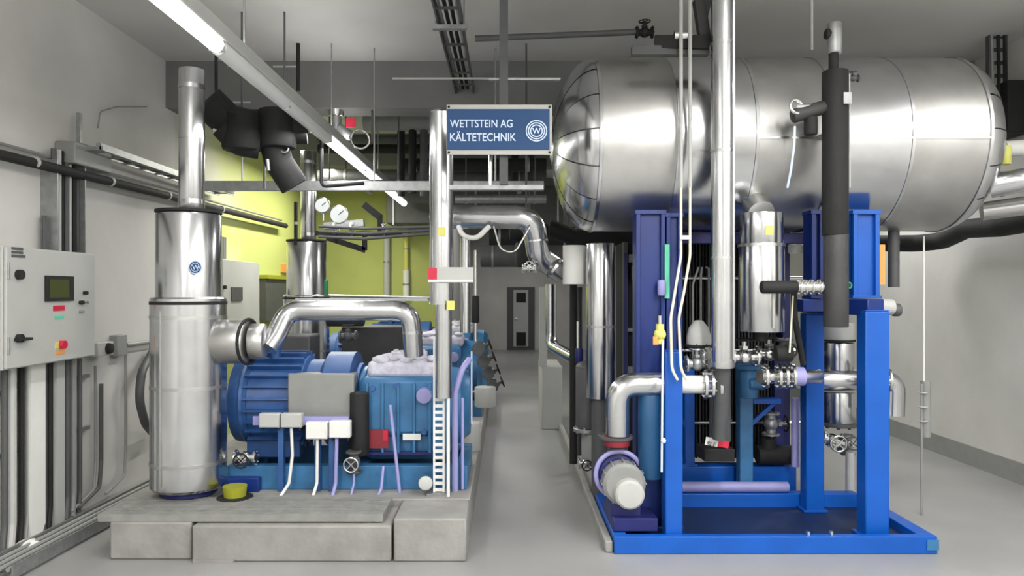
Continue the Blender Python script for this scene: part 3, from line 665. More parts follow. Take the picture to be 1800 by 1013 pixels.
solo('filter_bowl', 'grey bowl under the dark filter canister', 'filter', MB().ccyl(P(1040, 812, 6.1), P(1040, 758, 6.1), .085, .02), 'grey')
valve('small valve at the foot of the filter bowl', P(1030, 815, 6.0), (1,0,0), .04, 'steel', 'black', (0,-1,0))
solo('blue_bottle', 'small navy cylinder at the top of the filter unit', 'cylinder', MB().ccyl(P(1018, 640, 6.3), P(1018, 612, 6.3), .035), 'navy')
plain('steel tube above the navy cylinder', [P(1016, 612, 6.3), P(1016, 565, 6.3)], .014, 'steel')
# elbow pipe with flanges and pump
pts = [P(1086, 765, 4.95), P(1086, 676, 4.95), P(1180, 676, 4.95)]
pipe('elbow_pipe', 'silver clad elbow pipe rising from the pump and turning right', 'pipe', pts, .08, 'alu', .13, [(P(1086, 735, 4.95), (0,0,1), .02), (P(1150, 676, 4.95), (1,0,0), .02)], seg=28, rr=1.03)
pipe('white_pipe_piece', 'plain white pipe piece between the elbow and the flanges', 'pipe', [P(1176, 676, 4.95), P(1240, 676, 4.95)], .06, 'white', 0, [(P(1178, 676, 4.95), (1,0,0), .012)], 'yel')
t = thing('flange_pair', 'round steel flanges at the end of the white pipe piece', 'flange', P(1255, 676, 4.95))
for px in (1240, 1252, 1266): MB().flange(P(px, 676, 4.95), (1,-.15,0), .10, .022, 8).build('flange', 'steel', t)
MB().cyl(P(1240, 676, 4.95), P(1270, 676, 4.95), .06).build('neck', 'lilac', t)
MB().flange(P(1275, 672, 4.95), (1,-.3,0), .085, .02, 8).build('end_flange', 'lilac', t)
pc = P(1095, 850, 4.9)
t = thing('circulation_pump', 'grey and blue circulation pump with round motor on the skid corner', 'pump', (pc.x, 5.0, .11))
MB().lathe((pc.x-.01, 5.12, pc.z+.02), (0,-1,0), [(0, .1), (0, .155), (.05, .17), (.12, .16), (.14, .13)], 36).build('volute', 'navy', t)
MB().ring((pc.x-.015, 4.98, pc.z+.04), (0,-1,0), .155, .016, 32, 8).build('flange_ring', 'lilac', t)
MB().lathe((pc.x+.005, 4.99, pc.z), (0,-1,0), [(0, .14), (.12, .14), (.14, .12), (.14, .1)], 36).build('motor', 'grey', t)
MB().lathe((pc.x+.03, 4.86, pc.z-.05), (0,-1,0), [(0, .1), (.06, .095), (.075, .08), (.08, .02)], 32).build('end_cover', 'lgrey', t)
for k in range(12):
    a_ = PI*k/6; MB().bar((pc.x+.005+.14*math.cos(a_), 4.98, pc.z+.14*math.sin(a_)), (pc.x+.005+.14*math.cos(a_), 4.88, pc.z+.14*math.sin(a_)), .01, .02, up=(math.cos(a_), 0, math.sin(a_))).build('cooling_fin', 'grey', t)
MB().cyl((pc.x-.01, 5.06, pc.z+.14), (pc.x-.01, 5.06, pc.z+.28), .07).build('outlet', 'dgrey', t)
MB().flange((pc.x-.035, 5.0, P(0, 768, 5).z), (0,0,1), .115, .025, 8).build('outlet_flange', 'dgrey', t)
MB().box(pc.x-.08, pc.x+.12, 4.9, 5.15, .20, .30).build('foot', 'navy', t, .005)
a = P(1072, 789, 4.88); b = P(1104, 768, 4.88)
solo('red_collar', 'dark red collar between the elbow pipe and the pump', 'collar', MB().ccyl((a.x+.06, 4.98, a.z), (a.x+.06, 4.98, b.z), .085, .004), 'dred')
solo('pump_stand', 'navy plinth box under the round circulation pump', 'box', MB().box(.70, pc.x+.22, 4.84, 5.3, .117, .205), 'navy', bevel=.006)

# ------------------------------------------------------------------ tall pipes in front of the vessel
x = P(1270, 0, 4.85).x
t = thing('riser_pipe', 'tall silver clad pipe rising to the ceiling in front of the vessel', 'pipe', (x, 4.85, 1.2))
MB().cyl((x, 4.85, 1.19), (x, 4.85, ZC+.005), .074, seg=36).build('pipe', 'alu', t)
for z in (1.9, 2.6, 3.3): MB().lathe((x, 4.85, z), (0,0,1), [(0, .074), (0, .0765), (.02, .0765), (.02, .074)], 36).build('band', 'alu2', t)
MB().box(x+.045, x+.058, 4.775, 4.805, 1.25, 3.85).build('seam_strip', 'alu', t)
MB().lathe((x, 4.85, 1.2), (0,0,1), [(0, .05), (0, .078), (.03, .078)], 36).build('end_band', 'alu2', t)
plain('dark bare pipe continuing below the tall silver pipe', [(x, 4.85, 1.25), (x+.01, 4.88, 1.15), (x+.02, 5.0, .70)], .05, 'dgrey', .1)
for k, px in enumerate((1197, 1213)):
    plain(('left', 'right')[k]+' thin grey conduit of the pair rising in front of the vessel', [P(px, -74, 4.9), P(px, 330, 4.9)], .013, 'lgrey', name='conduit', cat='conduit', seg=10)
    plain(('left', 'right')[k]+' pale yellowish cable of the pair swinging down to the blue post', [P(px, 325, 4.9), P(px, 450, 4.9), P(px-10, 510, 4.85), P(px-18-k*2, 560, 4.78), P(px-16, 650, 4.76), P(px-6, 668, 4.78)], .009, 'cable', .15, 'cable', 'cable', 8)
solo('cable_clip', 'white clip joining the two pale cables', 'clip', MB().box(P(1196,0,4.88).x, P(1214,0,4.88).x, 4.875, 4.89, P(0,421,4.88).z, P(0,414,4.88).z), 'white')
plain('thin white cord hanging straight beside the blue front post', [P(1163, 830, 4.74), P(1165, 600, 4.74)], .007, 'signink', 0, 'cord', 'cord', 8)
solo('cord_weight', 'small pale knob on the thin white cord', 'knob', MB().sph(P(1166, 775, 4.74), .018), 'signink')
t = thing('ball_valve', 'small brass valve with orange edge beside the cables', 'valve', P(1160, 590, 4.78))
MB().sph(P(1160, 588, 4.78), .04).cyl(P(1160, 570, 4.78), P(1160, 605, 4.78), .026).build('body', 'yel', t)
MB().box(P(1148,0,4.75).x, P(1156,0,4.75).x, 4.74, 4.76, P(0,606,4.75).z, P(0,592,4.75).z).build('orange_edge', 'orange', t)
MB().cyl(P(1160, 570, 4.78), P(1160, 555, 4.78), .012).build('spindle', 'steel', t)
# upper support struts behind cables near ceiling
t = thing('ceiling_bracket', 'dark steel bracket cluster under the ceiling left of the tall pipe', 'bracket', P(1200, 70, 4.97))
MB().bar(P(1110, 90, 4.97), P(1245, 90, 4.97), .06, .06).build('beam', 'dgrey', t)
MB().bar(P(1150, 75, 4.97), P(1245, 75, 4.93), .05, .09).build('beam', 'black', t)
MB().bar(P(1240, 80, 4.97), P(1228, 0, 4.97), .07, .07).build('diagonal', 'blackgrey', t)
MB().cyl(P(1185, 63, 4.93), P(1215, 63, 4.93), .03).build('pin', 'steel', t)
MB().bar(P(1232, 55, 4.97), P(1245, 0, 4.97), .04, .05).build('hanger', 'dgrey', t)
plain('thin threaded rod hanging right of the tall silver pipe', [P(1427, -5, 5.2), P(1427, 88, 5.2)], .009, 'lgrey', name='rod', cat='rod')
# thick black insulated pipe
bx = P(1468, 0, 4.75).x
t = thing('black_insulated_pipe', 'thick black insulated pipe hanging in front of the vessel', 'pipe', (bx, 4.75, 1.45))
MB().ccyl((bx, 4.75, 2.05), (bx, 4.75, P(0, 125, 4.75).z), .08, .008).build('upper_sleeve', 'black', t)
MB().ccyl((bx+.005, 4.75, P(0, 575, 4.75).z), (bx+.005, 4.75, 2.06), .076, .004).build('lower_sleeve', 'blackgrey', t)
MB().cyl((bx-.01, 4.75, P(0, 125, 4.75).z), (bx-.01, 4.75, P(0, 95, 4.75).z), .03).build('neck', 'black', t)
MB().bar((bx, 4.80, 2.72), (bx, 4.975, 2.72), .05, .03).build('bracket', 'galv', t)
p = P(1440, 200, 4.75)
t = thing('side_valve', 'dark shut off valve on the left of the black pipe with steel wheel', 'valve', P(1420, 215, 4.75))
MB().ccyl(P(1392, 205, 4.75), P(1450, 188, 4.75), .045).build('body', 'blackgrey', t)
MB().ccyl(P(1425, 238, 4.75), P(1425, 205, 4.75), .042).build('bonnet', 'black', t)
MB().ring(P(1400, 188, 4.72), (.3,-1,.2), .045, .01).cyl(P(1400, 188, 4.74), P(1428, 188, 4.74), .02).build('handwheel', 'steel', t)
act = solo('actuator', 'small steel actuator cylinder on top of the black pipe', 'actuator', MB().ccyl(P(1467, 95, 4.75), P(1467, 40, 4.75), .046), 'galv')
ak = MB().ccyl(P(1450, 60, 4.75), P(1462, 60, 4.75), .034).build('knob', 'black', act); ak['label'] = 'black knob'
valve('small dark valve at the upper right of the black pipe', P(1500, 138, 4.75), (1,0,0), .022, 'dgrey', 'dgrey', (0,0,1))
solo('pipe_clamp', 'grey clamp at the upper right of the black pipe', 'clamp', MB().box(P(1478,0,4.7).x, P(1492,0,4.7).x, 4.66, 4.7, P(0,185,4.7).z, P(0,165,4.7).z), 'galv')
plain('thin white tube running down right of the black pipe', [P(1493, 130, 4.72), P(1494, 330, 4.72)], .005, 'lgrey', 0, 'tube', 'tube', 8)
plain('white thin tube curving down from the side valve', [P(1397, 222, 4.78), P(1396, 255, 4.78), P(1390, 300, 4.8), P(1384, 330, 4.85)], .008, 'signink', .1, 'tube', 'tube', 8)
t = thing('insulated_stub', 'black horizontal insulated stub across the silver cylinder', 'pipe', P(1390, 510, 4.78))
MB().ccyl(P(1337, 505, 4.78), P(1402, 505, 4.78), .042, .015).build('stub', 'black', t)
MB().cyl(P(1400, 505, 4.78), P(1450, 505, 4.78), .038).build('neck', 'steel', t)
for px in (1405, 1415, 1426, 1440): MB().flange(P(px, 505, 4.78), (1,0,0), .052, .014, 6).build('flange', 'steel', t)
solo('blind_plug', 'small green rimmed plug on the blue leg right of the black pipe', 'plug', MB().ring(P(1492, 502, 4.78), (0,-1,0), .018, .006, 16, 8).cyl(P(1492,502,4.80), P(1492,502,4.9), .012), 'green')
plain('black bent hose hanging below the black stub', [P(1395, 512, 4.95), P(1397, 560, 4.95), P(1412, 640, 5.1)], .02, 'black', .1, 'hose', 'hose')
plain('thin pale tube hanging left of the black hose', [P(1394, 520, 4.9), P(1388, 620, 4.9)], .006, 'cable', 0, 'tube', 'tube', 8)
# silver cylinder below the vessel
t = thing('sight_vessel', 'upright silver clad cylinder hanging below the vessel between the legs', 'vessel', P(1336, 580, 5.05))
c0 = P(1338, 585, 5.05)
MB().ccyl((c0.x, 5.05, P(0, 583, 5.05).z), (c0.x, 5.05, P(0, 432, 5.05).z), .152, .006, 40).build('lower_jacket', 'alu', t)
MB().ccyl((c0.x, 5.05, P(0, 430, 5.05).z), (c0.x, 5.05, P(0, 375, 5.05).z), .145, .006, 40).build('upper_jacket', 'alu', t)
MB().lathe((c0.x, 5.05, P(0, 434, 5.05).z), (0,0,1), [(0, .15), (0, .156), (.018, .156), (.018, .146)], 40).build('band', 'alu2', t)
MB().box(c0.x+.02, c0.x+.035, 4.89, 4.91, P(0,575,5.05).z, P(0,440,5.05).z).build('seam_strip', 'alu2', t)
MB().cyl((c0.x, 5.05, P(0, 375, 5.05).z), (c0.x, 5.2, P(0, 350, 5.05).z), .09).build('neck', 'alu2', t)
solo('yellow_sticker', 'pale yellow sticker on top part of the hanging silver cylinder', 'sticker', MB().box(P(1345,0,4.9).x, P(1359,0,4.9).x, 4.895, 4.91, P(0,416,5.05).z, P(0,400,5.05).z), 'yel')
solo('drain_boss', 'black round boss under the hanging silver cylinder', 'boss', MB().ccyl((c0.x, 5.05, P(0,600,5.05).z), (c0.x, 5.05, P(0,583,5.05).z), .045), 'black')

# ------------------------------------------------------------------ valve cluster under the cylinder
valve('steel valve with black wheel under the hanging cylinder, left', P(1308, 628, 5.15), (1,0,0), .06, 'steel', 'black', (0,0,1))
valve('steel valve with black wheel under the hanging cylinder, right', P(1352, 622, 5.2), (1,0,0), .055, 'steel', 'black', (0,0,1))
valve('dark valve facing the viewer above the light blue post', P(1378, 615, 5.1), (0,0,1), .05, 'dgrey', 'black', (0,-1,0))
solo('black_damper', 'black round connector right of the valve cluster', 'connector', MB().ccyl(P(1362, 622, 5.0), P(1392, 622, 5.0), .055), 'black')
t = thing('flanged_pipe', 'steel horizontal pipe with round flanges left of the right frame', 'pipe', P(1375, 665, 5.1))
MB().cyl(P(1335, 662, 5.1), P(1440, 662, 5.2), .05).build('pipe', 'steel', t)
for px in (1345, 1368, 1380, 1393): MB().flange(P(px, 662, 5.12), (1,-.1,0), .088, .022, 8).build('flange', 'steel', t)
MB().cyl(P(1395, 662, 5.1), P(1412, 662, 5.1), .065).build('sleeve', 'lilac', t)
solo('cast_valve', 'light blue cast valve body on top of the middle post', 'valve', MB().ccyl(P(1316, 700, 5.55), P(1316, 645, 5.55), .065, .01).flange(P(1316, 645, 5.55), (0,0,1), .10, .03).ccyl(P(1316, 675, 5.5), P(1345, 675, 5.5), .045), 'petrol')
t = thing('red_tag', 'white and red printed tag hanging low on the dark pipe', 'tag', P(1262, 778, 5.1))
a = P(1240, 768, 5.05); b = P(1283, 786, 5.05)
MB().bar(P(1240, 775, 5.05), P(1262, 779, 5.05), .004, .055, up=(0,0,1)).build('white_part', 'white', t)
MB().bar(P(1262, 779, 5.05), P(1281, 783, 5.05), .004, .045, up=(0,0,1)).build('red_part', 'red', t)
text('SLE', .045, P(1242, 784, 5.04), Matrix.Rotation(math.radians(10), 3, 'Y') @ FRONT, 'ink', t)
solo('drip_tray', 'black tray under the red tag', 'tray', MB().box(P(1238,0,5.3).x, P(1292,0,5.3).x, 5.3, 5.5, P(0,812,5.3).z, P(0,790,5.3).z), 'black', bevel=.005)
pipe('dark_riser', 'dark grey upright pipe behind the flanges of the white pipe piece', 'pipe', [P(1266, 775, 5.35), P(1266, 650, 5.35)], .075, 'dgrey', 0, [(P(1266, 740, 5.35), (0,0,1), .03)])
valve('steel valve with dark hub standing on the rear beam', P(1355, 745, 5.9), (0,0,1), .06, 'galv', 'black', (1,0,0))
solo('black_pump', 'black pump body on the rear beam of the skid', 'pump', MB().ccyl(P(1330, 800, 5.85), P(1395, 800, 5.85), .075).ccyl(P(1350, 812, 5.85), P(1350, 770, 5.85), .06), 'black')
plain('lilac drop pipe behind the right frame', [P(1398, 820, 5.7), P(1398, 700, 5.7)], .03, 'lilac')
t = valve('pale domed valve left of the tall silver pipe', P(1225, 640, 5.0), (1,0,0), .05, 'galv', 'steel', (0,0,1))
t = thing('domed_cover', 'pale lilac grey domed actuator cover left of the tall pipe', 'actuator', P(1226, 605, 5.1))
MB().lathe(P(1228, 606, 5.1), (0,0,1), [(0, .085), (.06, .083), (.12, .065), (.165, .03), (.17, 0)], 24).build('dome', 'lgrey', t)
MB().flange(P(1228, 608, 5.1), (0,0,1), .095, .02, 8).build('base', 'black', t)
solo('wheel_flange', 'steel round flange facing left of the tall silver pipe foot', 'flange', MB().flange(P(1245, 628, 5.0), (1,-1,0), .07, .02, 8), 'steel')
# plate heat exchanger: black plate pack with navy end frame behind the leg
t = thing('plate_heat_exchanger', 'dark plate heat exchanger standing behind the vessel legs', 'heat exchanger', (1.7, 6.3, 0))
for k in range(36):
    x = 1.28+k*.027
    MB().box(x, x+.013, 6.15, 6.65, .30, 2.15).build('plate', 'black' if k % 3 else 'blackgrey', t)
MB().box(1.20, 1.26, 6.1, 6.7, .05, 2.25).build('frame_plate', 'navy', t, .005)
MB().box(2.28, 2.34, 6.1, 6.7, .05, 2.25).build('pressure_plate', 'navy', t, .005)
MB().box(1.2, 2.45, 6.36, 6.44, 2.2, 2.26).build('carrying_bar', 'navy', t)
MB().box(1.2, 2.45, 6.36, 6.44, .14, .2).build('guide_bar', 'navy', t)
for z in (.6, 1.2, 1.8): MB().cyl((1.2, 6.12, z), (2.45, 6.12, z), .015, seg=8).build('tie_bolt', 'steel', t)
# dark cabinet between silver column and left leg
t = thing('dark_rack', 'dark instrument rack between the silver column and the left blue leg', 'rack', (1.05, 6.3, .07))
MB().box(.98, 1.16, 6.25, 6.6, 0, 2.1).build('panel', 'black', t, .005)
MB().box(.98, 1.01, 6.15, 6.25, 0, 2.1).build('upright', 'dgrey', t)
MB().box(.965, .99, 6.05, 6.1, .9, 2.0).build('blue_strip', 'navy', t)
for (z0, z1, x0_, x1_) in ((1.93, 2.0, 1.02, 1.13), (1.78, 1.9, 1.05, 1.1), (1.35, 1.38, 1.0, 1.16), (1.0, 1.06, 1.0, 1.15)): MB().box(x0_, x1_, 6.18, 6.25, z0, z1).build('instrument', 'grey', t, .004)
for k in range(3): plain(('left', 'middle', 'right')[k]+' thin grey conduit in the dark gap right of the pale cables', [P(1218+k*14, 640, 5.9), P(1218+k*14, 500-k*14, 5.9), P(1228+k*6, 470, 5.9)], .009, 'grey', .1, 'conduit', 'conduit', 8)
solo('green_level_glass', 'green glass level tube on the left blue leg', 'level gauge', MB().box(P(1168,0,5.06).x, P(1176,0,5.06).x, 5.04, 5.07, P(0,525,5.06).z, P(0,430,5.06).z), 'teal')
solo('steel_fitting', 'steel fitting on the left blue leg beside the green tube', 'fitting', MB().ccyl(P(1163, 520, 5.04), P(1163, 492, 5.04), .028), 'lilac')
t = thing('wall_lamps', 'pair of small bright caps in the dark gap left of the black pipe', 'fitting', P(1405, 440, 5.9))
for px in (1393, 1416): MB().ccyl(P(px, 446, 5.9), P(px, 430, 5.9), .035).build('cap', 'white', t)

# ------------------------------------------------------------------ between the right posts
t = thing('pump_column', 'silver upright pump column seen between the two right blue posts', 'pump', P(1475, 745, 5.9))
cx_ = P(1473, 0, 5.9).x
MB().ccyl((cx_, 5.9, P(0,742,5.9).z), (cx_, 5.9, P(0,688,5.9).z), .13, .006).build('lower_jacket', 'alu', t)
MB().ccyl((cx_, 5.9, P(0,650,5.9).z), (cx_, 5.9, P(0,602,5.9).z), .12, .006).build('upper_jacket', 'alu', t)
MB().ccyl(P(1430, 668, 5.85), P(1515, 668, 5.85), .085, .004).build('cross_pipe', 'alu', t)
MB().flange((cx_, 5.9, P(0,745,5.9).z), (0,0,1), .14, .03, 8).build('base_flange', 'dgrey', t)
MB().lathe((cx_, 5.9, P(0,600,5.9).z), (0,0,1), [(0, .13), (.015, .13)], 32).build('black_band', 'black', t)
MB().ccyl((cx_, 5.9, P(0,598,5.9).z), (cx_, 5.9, P(0,568,5.9).z), .12, .006).build('top_jacket', 'lgrey', t)
valve('steel angle valve under the pump column', P(1462, 775, 5.8), (1,0,-.3), .06, 'steel', 'steel', (0,-1,0))
valve('grey angle valve right below the pump column', P(1490, 782, 5.8), (0,0,1), .05, 'galv', 'dgrey', (0,-1,.3))
pipe('drop_pipe', 'pale drop pipe standing on the skid between the right posts', 'pipe', [P(1494, 868, 5.72), P(1494, 795, 5.72)], .032, 'lgrey', 0, [(P(1494, 864, 5.72), (0,0,1), .02)], 'yel')
t = thing('end_elbow', 'silver flanged elbow sticking out right of the thick blue post', 'pipe', P(1565, 690, 5.6))
b_ = MB(); b_.tube([P(1535, 670, 5.6), P(1572, 672, 5.6), P(1570, 730, 5.6)], .08, .14, 20); b_.build('elbow', 'alu', t)
for px in (1552, 1562): MB().flange(P(px, 668, 5.58), (1,-.2,0), .09, .018, 8).build('flange', 'steel', t)
t = thing('end_cap_fitting', 'small pale cap fitting right of the top of the thick blue post', 'fitting', P(1560, 540, 5.2))
MB().ccyl(P(1537, 540, 5.12), P(1570, 540, 5.12), .055).build('cap', 'lgrey', t); MB().ccyl(P(1568, 545, 5.12), P(1582, 545, 5.12), .045).build('knob', 'dgrey', t)
MB().box(P(1546,0,5.15).x, P(1557,0,5.15).x, 5.12, 5.15, P(0,533,5.15).z, P(0,527,5.15).z).build('mark', 'yel', t)
pipe('grey_pipe', 'dark grey upright pipe far right of the blue box leg', 'pipe', [P(1571, 505, 5.6), P(1571, 380, 5.6)], .04, 'dgrey', 0, [(P(1571, 425, 5.6), (0,0,1), .03)])
solo('orange_plate', 'narrow orange plate beside the blue box leg', 'plate', MB().box(P(1544,0,5.15).x, P(1556,0,5.15).x, 5.15, 5.17, P(0,500,5.15).z, P(0,430,5.15).z), 'orange')
# ------------------------------------------------------------------ right side
plain('thick black cable sagging along the right wall', [P(1545, 428, 7.6), P(1610, 428, 7.4), P(1655, 424, 7.2), P(1700, 402, 6.6), P(1760, 398, 6.0), P(1860, 380, 5.4)], .085, 'black', .3, 'black_hose', 'hose', 16)
pipe('header_pipe', 'thick shining silver pipe leaving the right end of the vessel', 'pipe', [P(1740, 328, 5.3), P(1790, 318, 5.2), P(2055, 285, 5.0)], .085, 'alu', .1, [(P(1760, 324, 5.27), (1, -.2, .1), .02)])
pipe('header_pipe', 'dark silver pipe below the shining pipe at the right edge', 'pipe', [P(1725, 372, 5.6), P(1800, 362, 5.5), P(1965, 340, 5.4)], .07, 'alu2', .1)
pipe('header_pipe', 'pale pipe above the shining pipe at the right edge', 'pipe', [P(1765, 262, 5.6), P(1945, 252, 5.5)], .06, 'white', 0)
solo('yellow_valve', 'yellow green fitting beside the right end of the vessel', 'fitting', MB().ccyl(P(1768, 290, 5.4), P(1768, 256, 5.4), .035), 'yel')
t = ladder('dark vertical cable tray at the right end of the vessel', P(1752, 235, 6.4), P(1752, 30, 6.4), .15, (0,-1,0), 'dgrey', 9, cables=3)
solo('ceiling_bracket', 'dark bracket arm under the ceiling at the top right', 'bracket', MB().bar(P(1725, 34, 6.4), P(1860, 2, 6.0), .06, .07), 'dgrey')
solo('black_fan_box', 'black box beyond the right end of the vessel', 'box', MB().box(P(1772,0,6.3).x, XR-.002, 6.3, 6.7, P(0,232,6.3).z, P(0,140,6.3).z), 'black', bevel=.01)
t = thing('wire_and_rod', 'thin white wire with a grey rod end hanging right of the skid', 'wire', P(1622, 905, 5.6))
MB().cyl(P(1624, 415, 5.6), P(1624, 672, 5.6), .007, seg=8).build('wire', 'white', t)
MB().cyl(P(1627, 670, 5.6), P(1627, 768, 5.6), .035, seg=12).build('sleeve', 'grey', t)
MB().cyl(P(1620, 675, 5.58), P(1620, 900, 5.58), .009, seg=8).build('rod', 'grey', t)
for py in (690, 715, 740): MB().ring(P(1622, py, 5.58), (0,0,1), .03, .005).build('clip', 'lgrey', t)
MB().cyl((P(1620,0,5.58).x, 5.58, 0), P(1620, 900, 5.58), .009, seg=8).build('foot', 'grey', t)
# ------------------------------------------------------------------ left wall fittings
XW = -3.02
def WP(px, py, X=XW): D = -X*FX/(CX-px); return Vector((X, D, H-(py-CY)*D/FX))
a = WP(10, 652); b = WP(168, 452)
y0, y1 = a.y, b.y; z0 = a.z; z1 = WP(10, 432).z
t = thing('control_cabinet', 'light grey electrical control cabinet with a small screen on the left wall', 'cabinet', (-3.15, (y0+y1)/2, z0))
MB().box(XL, XW-.02, y0, y1, z0, z1).build('body', 'lgrey', t, .006)
dr = MB().box(XW-.02, XW, y0+.008, y1-.008, z0+.008, z1-.008).build('door', 'lgrey', t, .005)
def on(parent, name, pa, pb, m, th=.01, bev=.002):
    A = WP(*pa); B = WP(*pb); zc = (A.z+B.z)/2
    return MB().box(XW, XW+th, min(A.y, B.y), max(A.y, B.y), min(A.z, B.z), max(A.z, B.z)).build(name, m, parent, bev)
f = on(dr, 'display_frame', (78, 530), (127, 486), 'black', .014)
tag(on(dr, 'display_screen', (84, 524), (118, 492), 'screen', .0155, 0), 'olive coloured screen')
on(dr, 'red_label', (93, 547), (113, 537), 'red', .004, 0); on(dr, 'teal_label', (96, 561), (112, 555), 'teal', .003, 0)
on(dr, 'yellow_plate', (97, 613), (113, 600), 'yel', .006, 0); on(dr, 'orange_label', (97, 624), (113, 615), 'orange', .004, 0)
def knob(px, py, r, m, L_=.03, name='knob'):
    p = WP(px, py); return MB().cyl(p, p+Vector((L_, 0, 0)), r, seg=20).build(name, m, dr)
knob(106, 606, .028, 'red', .035, 'emergency_stop'); knob(31, 483, .03, 'black'); knob(31, 595, .026, 'black')
on(dr, 'switch_lever', (24, 600), (46, 593), 'black', .045)
knob(147, 515, .012, 'black'); knob(140, 532, .014, 'black'); knob(147, 532, .011, 'steel'); knob(140, 548, .01, 'grey')
for k in range(3):
    on(dr, 'name_line', (20, 439+k*6.5), (40 if k < 2 else 44, 436+k*6.5), 'dgrey', .003, 0)
MB().cyl((XW+.004, y0+.02, z0+.1), (XW+.004, y0+.02, z0+.2), .008, seg=8).build('hinge', 'galv', t)
MB().cyl((XW+.004, y0+.02, z1-.2), (XW+.004, y0+.02, z1-.1), .008, seg=8).build('hinge', 'galv', t)
# socket and bracket box
t = thing('wall_socket', 'grey wall socket with black flap right of the control cabinet', 'socket', WP(186, 630, -3.12))
a = WP(173, 628, -3.15); b = WP(200, 600, -3.15)
MB().box(XL, -3.15, a.y, b.y, a.z, b.z).build('box', 'lgrey', t, .006)
p = WP(190, 613, -3.15); MB().lathe(p, (1,0,0), [(0, .045), (.03, .04), (.035, .02)], 16).build('flap', 'black', t)
t = thing('junction_box', 'small grey box on the wall with a conduit leading right', 'junction box', WP(215, 625, -3.2))
a = WP(207, 627, -3.2); b = WP(224, 588, -3.2)
MB().box(XL, -3.2, a.y, b.y, a.z, b.z).build('box', 'grey', t, .005)
MB().cyl(WP(222, 607, -3.22), WP(290, 597, -3.22), .02, seg=10).build('conduit', 'grey', t)
# vertical tray over the cabinet
p0 = WP(122, 450, -3.17); p1 = WP(122, 300, -3.17); p1.y = p0.y
t = thing('cable_tray', 'vertical cable tray full of grey cables above the control cabinet', 'cable tray', (-3.2, p0.y, p0.z))
MB().box(XL, -3.22, p0.y-.17, p0.y+.17, z1, 2.62).build('back', 'galv', t)
for s_ in (-1, 1): MB().box(XL, -3.15, p0.y+s_*.17-.006, p0.y+s_*.17+.006, z1, 2.62).build('side', 'galv', t)
for k in range(7): MB().cyl((-3.20+.01*(k % 2), p0.y-.14+k*.047, z1), (-3.20+.01*(k % 2), p0.y-.14+k*.047, 2.7), .017, seg=8).build('cable', ('dgrey', 'lgrey', 'black')[k % 3], t)
t = thing('conduit_pair', 'short dark conduit pair entering the top of the control cabinet', 'conduit', WP(82, 440, -3.2))
for px in (78, 88): q = WP(px, 440, -3.22); MB().cyl((q.x, q.y, z1), (q.x, q.y, 2.22), .016, seg=8).build('conduit', 'dgrey', t)
solo('tray_shadow_box', 'grey box standing in for the dark shadow above the wall tray', 'box', MB().box(XL, -3.12, 5.35, 5.85, 2.62, 2.78), 'grey', bevel=.01)  # box added in place of the shadow above the vertical tray
# runs below the cabinet down to the floor
runs = [(8, .02, 'dgrey'), (20, .03, 'lgrey'), (38, .018, 'black'), (48, .012, 'grey'), (60, .075, 'white'), (78, .018, 'dgrey'), (87, .022, 'black'), (100, .045, 'lgrey'), (117, .03, 'dgrey'), (128, .025, 'grey'), (140, .018, 'dgrey')]
ords = ['first', 'second', 'third', 'fourth', 'fifth', 'sixth', 'seventh', 'eighth', 'ninth', 'tenth', 'eleventh']
cn = {'dgrey': 'dark grey', 'lgrey': 'pale grey', 'black': 'black', 'grey': 'grey', 'white': 'wide white'}
for k, (px, r, m_) in enumerate(runs):
    q = WP(px, 700, -3.17)
    b_ = MB()
    if r > .04: b_.box(q.x-.05, q.x+.03, q.y-r, q.y+r, .0 if k == 4 else .02, z0)
    else: b_.tube([(q.x, q.y, z0), (q.x, q.y, .2), (q.x+.02, q.y-.05, .06)], r, .08, 10)
    solo('wall_conduit', '%s conduit from the left below the control cabinet, %s' % (ords[k], cn[m_]), 'conduit', b_, m_, bevel=0)
for k, (px, zt) in enumerate(((168, 1.1), (178, .95), (221, 1.28))):
    q = WP(px, 700, -3.24); plain(('thin grey conduit dropping under the wall socket', 'thin dark conduit bending just right of the socket conduit', 'thin grey conduit dropping under the small wall box')[k],
        [(q.x, q.y, zt), (q.x, q.y, .32), (q.x+.05, q.y-.12, .15), (q.x+.1, q.y-.5, .1)], .012 if k != 1 else .016, 'grey' if k != 1 else 'dgrey', .1, 'conduit', 'conduit', 8)
t = thing('clamp_rail', 'galvanised clamp rail across the wall conduits', 'rail', (-3.14, 5.1, .6))
for z in (.62, 1.02): MB().box(-3.262, -3.235, 4.55, 5.75, z, z+.03).build('rail', 'galv', t)
ladder('floor cable tray running along the foot of the left wall', (-2.98, 4.3, .06), (-2.86, 7.4, .06), .22, (0,0,1), 'galv', 12, h=.08, cables=4, cm='grey')
for k, (y, r) in enumerate(((4.75, .07), (4.98, .05))): solo('floor_fitting', ('large', 'small')[k]+' pale fitting on the floor under the control cabinet', 'fitting', MB().sph((-3.08, y, r*.7), r, 16, (1, 1.3, .7)), 'white')
